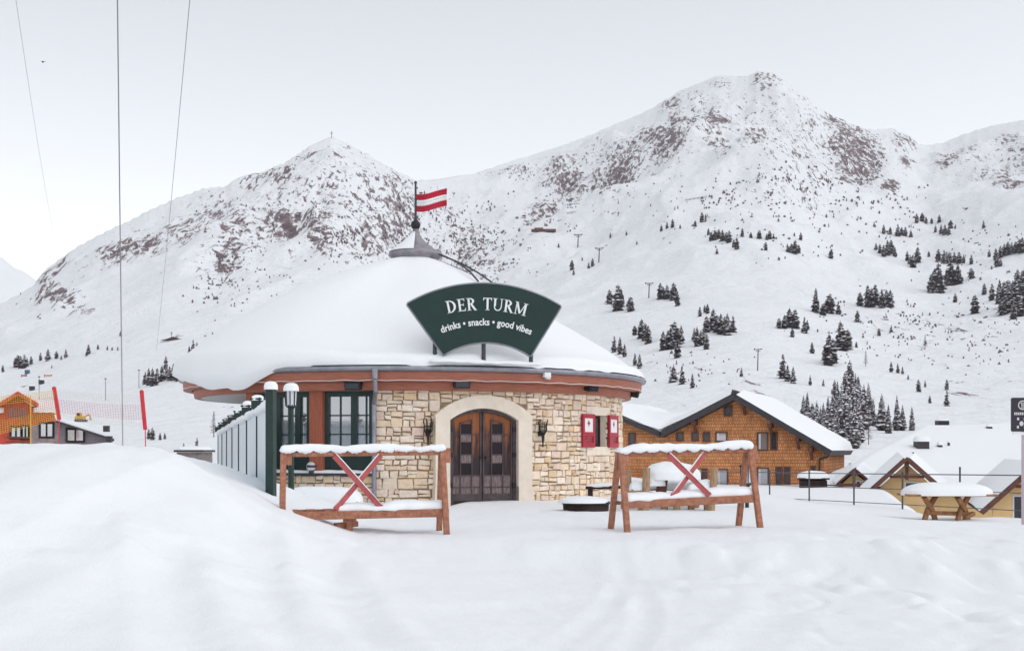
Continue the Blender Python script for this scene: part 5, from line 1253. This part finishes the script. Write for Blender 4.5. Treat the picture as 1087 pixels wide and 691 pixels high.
# yellow excavator on the slope
p = on_slope(86, 447.5); p = W(86, 447.5, 100) if p.y > 160 else p; ex = thing('excavator', 'small yellow excavator parked in the snow behind the safety net', 'excavator', p)
b = MB()
for s in (-1, 1): b.box((p.x, p.y + s * .5, p.z + .15), (1.5, .3, .35))
b.build('tracks', M['fascia'], ex, bevel=.08)
MB().box((p.x - .1, p.y, p.z + .55), (1.2, 1.1, .45)).build('body', M['digger'], ex, bevel=.05)
MB().box((p.x - .25, p.y, p.z + 1.0), (.55, .8, .5)).build('cab', M['digger'], ex, bevel=.05)
MB().box((p.x - .25, p.y - .41, p.z + 1.03), (.4, .02, .32)).build('window', M['glassdark'], ex)
b = MB(); b.bar((p.x + .4, p.y, p.z + .6), (p.x + 1.1, p.y, p.z + 1.05), .14, .16); b.bar((p.x + 1.1, p.y, p.z + 1.05), (p.x + 1.4, p.y, p.z + .45), .12, .14); b.box((p.x + 1.35, p.y, p.z + .35), (.3, .35, .25)); b.build('arm', M['digger'], ex)
ex.scale = (.58, .58, .58)

# small huts, banners and markers on the slope behind
def slope_thing(name, label, cat, px, row, group=None):
    p = on_slope(px, row); return p, p.y / F, thing(name, label, cat, p, group)
p, k, t = slope_thing('ticket_hut', 'small blue hut on the slope above the red house', 'hut', 29, 397)
MB().box(p + Zv * 2.0 * k, (4 * k, 4 * k, 5 * k)).build('wall', M['blue'], t); MB().box(p + Zv * 4.7 * k, (4.6 * k, 4.6 * k, .8 * k)).build('roof_snow', M['snow'], t)
for (px, row, lab) in ((44, 408, 'square grey lift hut below the orange banner'), (34, 414.5, 'small grey hut just above the red house roof')):
    p, k, t = slope_thing('lift_hut', lab, 'hut', px, row); MB().box(p + Zv * 2.3 * k, (4.6 * k, 4.6 * k, 4.6 * k)).build('wall', M['fascia'], t); MB().dome(p + Zv * 4.6 * k, 2.7 * k, 2.7 * k, 1.3 * k, seed=4, p=4).build('roof_snow', M['snow'], t)
for (px, row, wd, lab, m_) in ((25.5, 400, 5.5, 'short red banner low on the slope left of the blue hut', M['cross']), (51, 400, 8, 'long orange banner low on the slope right of the blue hut', M['orange'])):
    p, k, t = slope_thing('banner', lab, 'banner', px, row)
    MB().box(p + Zv * 1.3 * k, (wd * k, .05, 1.6 * k)).build('cloth', m_, t)
    for s in (-1, 1): MB().tube(p + Vector((s * wd / 2 * k, 0, -.2)), p + Vector((s * wd / 2 * k, 0, 2.4 * k)), .3 * k, .3 * k, 6).build('stake', M['grey'], t)
for (px, row, top, lab) in ((112, 425, 402, 'thin light pole on the slope above the safety net'), (41.5, 424, 400, 'thin pale pole right of the red house gable'), (147.5, 412, 393, 'thin pole on the slope just left of the right red net post')):
    p, k, t = slope_thing('piste_lamp', lab, 'lamp post', px, row); h = (row - top) * k
    MB().tube(p - Zv, p + Zv * h, .35 * k, .28 * k, 6).build('pole', M['rail'], t); MB().box(p + Zv * h, (2.2 * k, 1 * k, .9 * k)).build('lamp_head', M['grey'], t)
# drag lift pylons
for (px, row, top, lab) in ((613.2, 263.5, 250, 'T shaped lift pylon highest up the piste'), (635.5, 279, 264, 'T shaped lift pylon second highest on the piste'), (688.5, 316.5, 301, 'T shaped lift pylon between two clumps of conifers'), (804, 393.5, 371, 'tall T shaped lift pylon above the chalet roof')):
    p, k, t = slope_thing('lift_pylon', lab, 'lift pylon', px, row, 'drag lift pylons on the piste'); h = (row - top) * k
    MB().tube(p - Zv * 2, p + Zv * h + Vector((.8 * k, 0, 0)), .62 * k, .5 * k, 8).build('mast', M['grey'], t)
    b = MB(); b.bar(p + Zv * (h - .2 * k) + Vector((-3.6 * k, 0, 0)), p + Zv * h + Vector((4.8 * k, 0, .1)), .8 * k, .8 * k); b.bar(p + Zv * (h - 2.0 * k) + Vector((-1.9 * k, 0, 0)), p + Zv * (h - 1.8 * k) + Vector((3.2 * k, 0, 0)), .5 * k, .5 * k); b.build('crossarm', M['grey'], t)
    b = MB()
    for s in (-3.2, 4.4): b.box(p + Zv * (h + .5 * k) + Vector((s * k, 0, 0)), (1.3 * k, .6 * k, .9 * k))
    b.build('roller', M['grey'], t)
# avalanche fences
for (px0, row0, px1, row1, lab) in ((602, 219, 615, 217.5, 'short avalanche fence, uppermost of three beside the left rocks'), (602, 227.5, 626, 224.5, 'long avalanche fence, middle of three beside the left rocks'), (592, 236, 611, 233.5, 'avalanche fence, lowest of three beside the left rocks'), (728, 213.5, 750, 210, 'lone avalanche fence high under the main peak'), (704, 254.5, 732, 251.5, 'avalanche fence standing on the upper piste')):
    p, q = on_slope(px0, row0), on_slope(px1, row1); q = Vector((q.x, p.y * .5 + q.y * .5, q.z)); k = p.y / F; t = thing('avalanche_fence', lab, 'avalanche fence', p, 'avalanche fences')
    q = W(px1, row1, p.y)
    b = MB()
    for i in range(3): b.bar(p + Zv * (.5 + .6 * i) * k, q + Zv * (.5 + .6 * i) * k, .3 * k, .28 * k)
    b.build('bars', M['alu'], t)
    b = MB()
    for i in range(6): c = p.lerp(q, i / 5); b.bar(c - Zv * 2 * k, c + Zv * 2.0 * k, .35 * k, .35 * k)
    b.build('posts', M['grey'], t)
# mountain hut, knoll hut with a cross, summit crosses
p, k, t = slope_thing('mountain_hut', 'long low dark mountain hut among the rocks above the piste', 'hut', 577, 246)
b = MB(); b.box(p + Zv * 1.0 * k, (26 * k, 6 * k, 2.4 * k)); b.box(p + Zv * 1.6 * k + Vector((-5 * k, -1 * k, 0)), (9 * k, 6 * k, 3.4 * k)); b.build('wall', M['brown'], t)
b = MB(); b.box(p + Zv * 2.7 * k + Vector((4 * k, 0, 0)), (18 * k, 7 * k, .9 * k)); b.box(p + Zv * 3.9 * k + Vector((-5 * k, -1 * k, 0)), (9.8 * k, 7 * k, 1.0 * k)); b.build('roof_snow', M['snow'], t)
p, k, t = slope_thing('knoll_hut', 'dark turf roofed hut on the knoll above the left slope', 'hut', 187, 361)
b = MB(); b.prism([(-17 * k, 0), (17 * k, 0), (15 * k, 1.4 * k), (4 * k, 1.4 * k), (-3 * k, 3.8 * k), (-11 * k, 1.2 * k)], p - Zv * .3 * k, Vector((1, 0, 0)), Zv, 5 * k); b.build('roof', M['fascia'], t)
MB().box(p + Zv * .4 * k + Vector((0, -.2 * k, 0)), (24 * k, 1.0 * k, .8 * k)).build('wall', M['brown'], t)
for (px, row, h_, lab) in ((182, 358.5, 5, 'small wooden cross on the knoll hut'), (352, 146.5, 7, 'tiny summit cross on the left peak')):
    p, k, t = slope_thing('cross', lab, 'cross', px, row)
    if row > 200: p = p + Zv * 1.0 * k
    b = MB(); b.bar(p - Zv * k * 2, p + Zv * h_ * k, .5 * k, .5 * k); b.build('upright', M['grey'], t); b = MB(); b.bar(p + Zv * h_ * .68 * k - Vector((1.5 * k, 0, 0)), p + Zv * h_ * .68 * k + Vector((1.5 * k, 0, 0)), .45 * k, .45 * k); b.build('crossbar', M['grey'], t)

# lift ropes: three cables climbing away overhead
def cable(name, label, p0, p1, sag, r):
    pts = [p0.lerp(p1, i / 24) - Zv * sag * 4 * (i / 24) * (1 - i / 24) for i in range(25)]
    b = MB(); b.path(pts, r, 6); tag(b.build(name, M['rope']), label, 'cable', 'lift cables overhead')
cable('lift_cable', 'thick dark cable falling straight down at the left', W(124, -60, 36), W(130.5, 486, 52), .25, .021)
cable('lift_cable', 'thin grey cable slanting down between the thick cable and the tower', W(207, -60, 60), W(166, 372, 190), .6, .021)
cable('lift_cable', 'faint thin cable nearest the left edge of the sky', W(8, -60, 70), W(62, 268, 260), 2.0, .016)
# a bird high over the slope
c = W(45.5, 66, 60); bd_ = MB(); bd_.sphere(c, .045, 8, 6, 1.0); bd_.add([c + Vector((-.02, 0, .02)), c + Vector((-.13, .04, .05)), c + Vector((-.10, .08, .03)), c + Vector((.02, 0, .02)), c + Vector((.13, .04, .05)), c + Vector((.10, .08, .03))], [(0, 1, 2), (3, 5, 4)])
bd_.add([c + Vector((0, .04, 0)), c + Vector((-.03, .12, 0)), c + Vector((.03, .12, 0))], [(0, 1, 2)])
tag(bd_.build('bird', M['bird']), 'tiny black bird in the sky at upper left', 'bird')

# ------------------------------------------------------------------ conifers
def conifer_mesh(seed, slim, top_pow, snow, levels=26, per=11):
    r = random.Random(seed); cr = MB(); tr = MB()
    tr.tube((0, 0, -.08), (0, 0, .95), .022, .004, 7, 1)
    for l in range(levels):
        t = l / (levels - 1); z = .07 + .92 * t
        rad = slim * ((1 - t) ** top_pow) * (.82 + .36 * r.random()) + .012
        if t < .08: rad *= .75
        n = max(4, int(per * (1 - .55 * t)))
        for k in range(n):
            if r.random() < .10: continue
            a = 2 * math.pi * (k + r.random() * .9) / n; L = rad * (.68 + .5 * r.random()); dz = -.35 * L - .01 * r.random()
            wv = L * (.34 + .22 * r.random()) + .008
            d = Vector((math.cos(a), math.sin(a), 0)); s = Vector((-d.y, d.x, 0)); base = Vector((0, 0, z + .02))
            m_ = base + d * L * .55 + Vector((0, 0, dz * .35)); tip = base + d * L + Vector((0, 0, dz))
            hang = Vector((0, 0, -.022 - .02 * r.random()))
            cr.add([base, m_ - s * wv + hang, tip, m_ + s * wv + hang, m_ + Vector((0, 0, .008))], [(0, 1, 4), (1, 2, 4), (2, 3, 4), (3, 0, 4)], 0)
            cr.add([base + Vector((0, 0, -.012)), m_ - s * wv * .7 + hang * 2.2, tip + hang, m_ + s * wv * .7 + hang * 2.2], [(0, 1, 2), (0, 2, 3)], 0)
            if r.random() < snow:
                f = .55 + .4 * r.random(); up = Vector((0, 0, .012))
                p0 = base.lerp(m_, .3) + up; 
                cr.add([p0, m_ - s * wv * f + up + hang * .6, tip.lerp(m_, .15) + up, m_ + s * wv * f + up + hang * .6, m_ + up * 2.0], [(0, 1, 4), (1, 2, 4), (2, 3, 4), (3, 0, 4)], 1)
    return cr, tr
def larch_mesh(seed):
    r = random.Random(seed); tr = MB(); cr = MB(); tr.tube((0, 0, -.05), (0, 0, 1), .018, .004, 6)
    for l in range(26):
        t = .18 + .8 * l / 25
        for k in range(5):
            a = r.random() * 6.28; L = .20 * (1 - t) ** .7 * (.6 + .6 * r.random()); d = Vector((math.cos(a), math.sin(a), -.15 + .3 * r.random()))
            b0 = Vector((0, 0, t)); e = b0 + d * L; cr.tube(b0, e, .0045, .002, 4, cap=False)
            for q in range(3): f = b0.lerp(e, .4 + .2 * q); cr.tube(f, f + Vector((r.uniform(-.04, .04), r.uniform(-.04, .04), r.uniform(-.03, .03))), .003, .0015, 3, cap=False)
    return cr, tr
PROT = []
for sd_, slm, tp_, snw in ((1, .21, .80, .70), (2, .185, .70, .64), (3, .24, .80, .72), (4, .185, .48, .60), (5, .23, .40, .58)):
    cr, tr = conifer_mesh(sd_, slm, tp_, snw)
    def to_me(mb, name, mats):
        me = bpy.data.meshes.new(name); me.from_pydata(mb.v, [], mb.f); [me.materials.append(x) for x in mats]; me.polygons.foreach_set('material_index', mb.m); me.update(); return me
    cme = to_me(cr, 'crown', [M['needle'], M['snow']]); tr2 = MB(); tr2.v, tr2.f, tr2.m = tr.v, tr.f, [0] * len(tr.f); tme = to_me(tr2, 'trunk', [M['bark']])
    cr2, tr3 = conifer_mesh(sd_ + 20, slm * 1.1, tp_, snw * .8, 15, 8)
    j = MB(); j.v = list(cr2.v); j.f = list(cr2.f); j.m = list(cr2.m); o_ = len(j.v); j.v += tr3.v; j.f += [tuple(i + o_ for i in f) for f in tr3.f]; j.m += [2] * len(tr3.f)
    jme = to_me(j, 'conifer', [M['needle'], M['snow'], M['bark']])
    PROT.append((cme, tme, jme))
lc_, lt2 = larch_mesh(5); lcm = to_me(lc_, 'crown', [M['twig']]); lt2.m = [0] * len(lt2.f); ltm = to_me(lt2, 'trunk', [M['bark']])
rt_ = random.Random(11)
def link(name, me, loc, sc, rz, parent=None):
    o = bpy.data.objects.new(name, me); COL.objects.link(o)
    if parent: o.parent = parent
    else: o.location = loc; o.scale = sc; o.rotation_euler = (0, 0, rz)
    return o
def plant(px, row, hpx, label, group, near=False, pro=None, wf=1.0, ymin=75):
    p = on_slope(px, row, ymin); k = p.y / F; h = hpx * k * 1.06 * rt_.uniform(.82, 1.12)
    pi = rt_.choice((0, 1, 1, 2) if pro is None else pro); sc = (h * wf * rt_.uniform(.8, 1.2), h * wf * rt_.uniform(.8, 1.2), h)
    if pi == 9:
        t = thing('larch_tree', label, 'tree', p, group); t.scale = sc; t.rotation_euler = (0, 0, rt_.random() * 6); link('trunk', ltm, 0, 0, 0, t); link('crown', lcm, 0, 0, 0, t); return
    if near:
        t = thing('conifer_tree', label, 'tree', p, group); t.scale = sc; t.rotation_euler = (0, 0, rt_.random() * 6)
        link('trunk', PROT[pi][1], 0, 0, 0, t); link('crown', PROT[pi][0], 0, 0, 0, t)
    else:
        o = link('conifer_tree', PROT[pi][2], p, sc, rt_.random() * 6); tag(o, label, 'tree', group)
ST = (1, 3, 4, 3)      # stone pines and slim spruces
CL = [
 ('snow dusted conifer in the tall dense grove right above the chalet eave', True, (0, 1, 1, 2), [(902,452,68),(897,458,56),(906,462,52),(911,442,40),(922,447,44),(898,474,50),(907,476,48),(890,470,24),(886,464,26),(914,470,30),(892,450,30),(884,458,40),(889,455,46),(894,468,54),(903,475,46),(912,464,44),(917,456,40),(927,452,30),(908,448,48)]),
 ('snow dusted conifer in the ragged clump left of the tall grove', True, (0, 1, 2), [(857,449,37),(867,460,38),(874,451,22),(879,448,24),(862,455,26),(853,444,26),(871,462,34),(877,463,30),(863,462,36)]),
 ('slender conifer in the row of pointed trees behind the ochre house ridge', True, (0, 1), [(936,457,36),(943,460,35),(952,457,39),(958,457,28),(968,457,26)]),
 ('conifer of the small pointed trio on the slope above the chalet ridge', False, (0, 1), [(831,402,26),(836,405,17),(842,407,16)]),
 ('conifer of the trio just right of the tower eave', False, (0, 2, 1), [(715,406,17),(724,408,23),(735,412,18)]),
 ('conifer in the leftmost pair of clumps beside the tower roof slope', False, (0, 1), [(652,374,18),(658,376,17),(663,379,12)]),
 ('conifer of the low pair just above the right eave of the tower', False, (0, 1), [(674,388,14),(679,391,15)]),
 ('conifer in the upper left clump right of the sign', False, ST, [(647,323,16),(656,330,24),(659,326,22),(669,331,18)]),
 ('conifer in the clump right of the middle lift pylon', False, ST, [(701,318,15),(708,318,14),(715,319,18),(719,325,18),(704,316,12)]),
 ('conifer in the sloping trio below the upper left clump', False, ST, [(674,356,12),(681,359,20),(688,365,22),(685,362,18)]),
 ('conifer in the broad clump at mid slope above the tower eave', False, ST, [(704,372,23),(712,371,20),(716,369,25),(723,365,18),(719,380,15),(709,369,18)]),
 ('conifer in the lower half of the large mid slope wood', False, (0, 1, 3), [(740,368,21),(750,371,19),(744,367,17),(737,362,14),(747,366,16)]),
 ('conifer in the upper half of the large mid slope wood', False, ST, [(750,353,17),(757,351,20),(765,355,23),(772,356,22),(778,353,17),(761,353,18),(769,353,18)]),
 ('small conifer of the pair on top of the large mid slope wood', False, ST, [(743,336,9),(751,333,12),(748,332,9)]),
 ('lone small conifer left of the tall lift pylon', False, (0, 1), [(787,400,11)]),
 ('conifer in the compact clump right of the tall lift pylon', False, ST, [(827,349,11),(833,349,17),(838,348,18),(844,349,18),(841,358,11)]),
 ('single conifer beside the compact clump on the open slope', False, ST, [(854,354,19),(857,350,11)]),
 ('conifer in the loose quartet high above the chalet', False, ST, [(866,332,19),(874,335,14),(881,333,21),(890,334,16),(866,315,8)]),
 ('conifer in the tight rounded clump in the middle of the right slope', False, ST, [(913,325,13),(921,326,20),(925,326,20),(929,325,21),(936,327,20),(941,326,19),(945,327,18)]),
 ('small lone conifer under the tight rounded clump', False, ST, [(910,342,13)]),
 ('conifer in the big pair of dark clumps above the tall grove', False, ST, [(880,388,37),(884,385,26),(877,386,24),(892,372,26),(896,372,23),(900,371,18)]),
 ('stubby conifer left of the big dark pair', False, ST, [(862,375,14)]),
 ('tiny conifer standing alone on the slope above the ragged clump', False, (0, 1), [(860,409,13),(874,410,8),(886,422,18)]),
 ('small conifer on the open slope above the ochre house roof', False, (0, 1, 3), [(946,395,11),(953,396,9),(958,397,8),(975,416,14),(982,411,7),(987,428,9),(1005,414,13),(1005,431,17),(964,403,6)]),
 ('small dark conifer on the bouldery right slope', False, ST, [(946,353,9),(933,357,7),(909,369,6),(1035,333,20),(1034,322,9),(1014,321,10)]),
 ('conifer of the dense wood at the right edge', False, ST, [(1045,313,13),(1053,319,19),(1061,313,17),(1066,326,23),(1072,331,27),(1078,326,25),(1083,336,22),(1080,306,19),(1087,313,23),(1076,339,15),(1085,299,13),(1060,323,18),(1070,318,18),(1092,330,24),(1098,318,24),(1075,312,16),(1064,335,16)]),
 ('conifer in the tall cluster left of the dense right edge wood', False, ST, [(988,311,19),(992,310,22),(996,311,27),(999,307,18),(1005,303,20),(1009,303,25),(1013,302,16),(1017,302,21),(1031,296,10)]),
 ('conifer in the upper left cluster of the right hand slope', False, ST, [(930,266,7),(934,269,10),(938,273,12),(942,271,17),(946,270,16),(950,273,11)]),
 ('conifer in the little trio between the two right hand clusters', False, ST, [(963,277,10),(969,284,14),(974,279,14),(966,281,9)]),
 ('conifer in the long row high on the right hand slope', False, ST, [(996,278,11),(1002,280,13),(1008,279,11),(1013,279,10),(1018,280,11),(1023,280,9),(1031,281,9),(1005,280,10),(986,273,6)]),
 ('tiny conifer in the topmost scattered band on the right hand slope', False, ST, [(938,249,9),(945,249,9),(953,251,11),(957,250,9),(961,251,10),(967,252,9),(973,237,9),(979,236,10),(983,238,8),(989,238,6),(997,237,8),(993,247,8),(999,249,11),(1003,250,10),(1007,250,8),(1009,243,9),(1044,243,8),(1014,243,5)]),
 ('conifer in the band rising to the right edge under the far ridge', False, ST, [(1050,273,9),(1057,276,13),(1062,274,11),(1070,271,13),(1078,269,13),(1085,269,15),(1058,284,11),(1062,283,9),(1066,272,11),(1074,270,12),(1082,268,12),(1090,268,14)]),
 ('tiny conifer in the small clump left of the right hand clusters', False, ST, [(836,268,9),(840,269,11),(844,270,13),(848,269,9),(813,266,8),(817,254,8),(821,254,6),(882,275,10),(883,270,7),(850,255,7)]),
 ('tiny conifer in the wedge of trees below the main peak', False, ST, [(755,256,10),(759,255,10),(763,254,11),(767,256,11),(771,257,11),(774,258,13),(779,263,9),(782,265,11),(761,270,6),(752,250,7),(788,252,9),(797,253,7),(806,254,8),(814,255,8)]),
 ('tiny conifer in the sparse scatter on the upper piste edge', False, ST, [(702,246,8),(708,243,7),(714,242,8),(745,236,9),(738,241,8),(749,233,6),(722,243,5),(648,253,5),(665,250,5),(676,260,4),(593,263,5)]),
 ('tiny conifer beside the second highest lift pylon', False, ST, [(607,287,10),(625,285,7),(629,283,9),(609,292,5),(618,277,4)]),
 ('dark conifer in the row along the left edge slope', False, ST, [(16,390,11),(19,390,12),(22,391,13),(26,391,13),(29,389,10),(33,387,10),(43,383,9),(51,383,11),(60,381,8),(65,382,5),(70,380,9),(3,395,7),(55,391,4)]),
 ('small conifer above the row on the left slope', False, ST, [(94,376,10),(104,371,5),(114,372,4),(119,372,4),(125,372,4),(128,357,5),(92,378,6)]),
 ('conifer in the wood left of the snowy tower roof', False, (0, 1, 3), [(154,408,14),(158,409,19),(162,410,22),(167,406,17),(172,405,18),(176,392,16),(180,404,16),(184,404,18),(188,405,15),(166,409,16),(177,403,16),(189,396,10)]),
 ('conifer at the upper tip of the wood left of the snowy tower roof', False, (0, 1), [(201,380,13),(205,376,14),(209,373,9)]),
 ('low bushy conifer beside the right net post', False, (4,), [(158,466,11),(162,467,12),(170,467,9),(175,466,6)]),
 ('small conifer behind the flat stone hut', False, (0, 1), [(195,477,6),(209,478,13)]),
]
for (lab, near, pro, pts) in CL:
    grp = 'conifers: ' + lab.split(' in the ')[-1].split(' of the ')[-1][:40] if len(pts) > 1 else None
    for (px, row, h) in pts: plant(px, row, h, lab, grp, near, pro, .86 if near else (1.36 if pro == ST else 1.15), ymin=55 if px < 220 and row > 460 else 85)
plant(227, 464, 27, 'bare pale larch tree beyond the far end of the wind break', None, True, (9,), 1.1, 50)
plant(891, 437, 22, 'bare pale larch tree just left of the tallest conifer in the grove', None, True, (9,), 1.2)
plant(919, 389, 18, 'bare pale larch tree on the slope above the pointed row', None, True, (9,), 1.2)
plant(922, 472, 34, 'leaning bare tree below the right side of the tall grove', None, True, (9,), .8)
plant(982, 371, 14, 'bare pale larch tree on the bouldery right slope', None, True, (9,), 1.1)

# dwarf pine scrub and boulders scattered over the high faces: uncountable, one object
def scrub():
    r = np.random.default_rng(5); N_ = 240000
    px = r.uniform(-60, 1150, N_); row = r.uniform(130, 430, N_)
    d = region(px, row, SCRUB, 1.08)
    clump = fbm(px / 8, row / 6, 3, 301)
    keep = r.random(N_) < np.clip(d * np.clip(clump * 2.6 + .30, 0, 1), 0, 1) * .13
    px, row = px[keep], row[keep]
    gx = np.arange(-64, 1156, 2.0); gy = YS_MARCH[300::3]
    uu, yy = np.meshgrid((gx - CX) / F, gy, indexing='ij'); zz_ = height(uu * yy, yy); ee = np.maximum.accumulate((zz_ - CZ) / yy, axis=1)
    mb = MB(); rr = random.Random(9)
    for p_, ro in zip(px, row):
        c = int((p_ + 64) / 2); i = int(np.searchsorted(ee[c], (HZ - ro) / F))
        if i >= len(gy): continue
        y = gy[i]; x = (gx[c] - CX) / F * y; zz = zz_[c, i]; x += (p_ - gx[c]) * y / F; k = y / F
        h = rr.uniform(.9, 2.6) * k * (1.7 if rr.random() < .2 else 1); wd = rr.uniform(.5, 1.5) * k * (1.6 if rr.random() < .15 else 1); m = 4; a0 = rr.random() * 6
        ring = [(x + wd * math.cos(a0 + 6.283 * q / m) * rr.uniform(.7, 1.2), y + wd * math.sin(a0 + 6.283 * q / m), zz + h * .2 * rr.uniform(.2, 1.4)) for q in range(m)]
        ring2_ = [(x + wd * .75 * math.cos(a0 + .6 + 6.283 * q / m) * rr.uniform(.6, 1.2), y + wd * .7 * math.sin(a0 + .6 + 6.283 * q / m), zz + h * .6 * rr.uniform(.8, 1.2)) for q in range(m)]
        vs = ring + ring2_ + [(x, y, zz - 2), (x + wd * rr.uniform(-.3, .3), y, zz + h)]; fs = []
        for q in range(m):
            fs += [(q, (q + 1) % m, m + q), ((q + 1) % m, m + (q + 1) % m, m + q), (2 * m, (q + 1) % m, q), (m + q, m + (q + 1) % m, 2 * m + 1)]
        mb.add(vs, fs, 0)
    print('scrub', len(px))
    kind(mb.build('dwarf_pine_scrub', [mat('snowy_scrub', (.15, .12, .13), .9)]), 'stuff')
scrub()

# ------------------------------------------------------------------ thin winter air
hb = MB(); x0, x1, y0, y1, zl, zt_ = -2800, 2800, -70, 4000, -60, 900
hb.box(((x0 + x1) / 2, (y0 + y1) / 2, (zl + zt_) / 2), (x1 - x0, y1 - y0, zt_ - zl))
hm = bpy.data.materials.new('winter_air'); hm.use_nodes = True; hN = hm.node_tree.nodes
hN.remove(hN['Principled BSDF']); pv = hN.new('ShaderNodeVolumePrincipled'); pv.inputs['Color'].default_value = (.93, .95, 1.0, 1); pv.inputs['Density'].default_value = .00006
hm.node_tree.links.new(pv.outputs[0], hN['Material Output'].inputs['Volume'])
kind(hb.build('haze', hm), 'stuff')
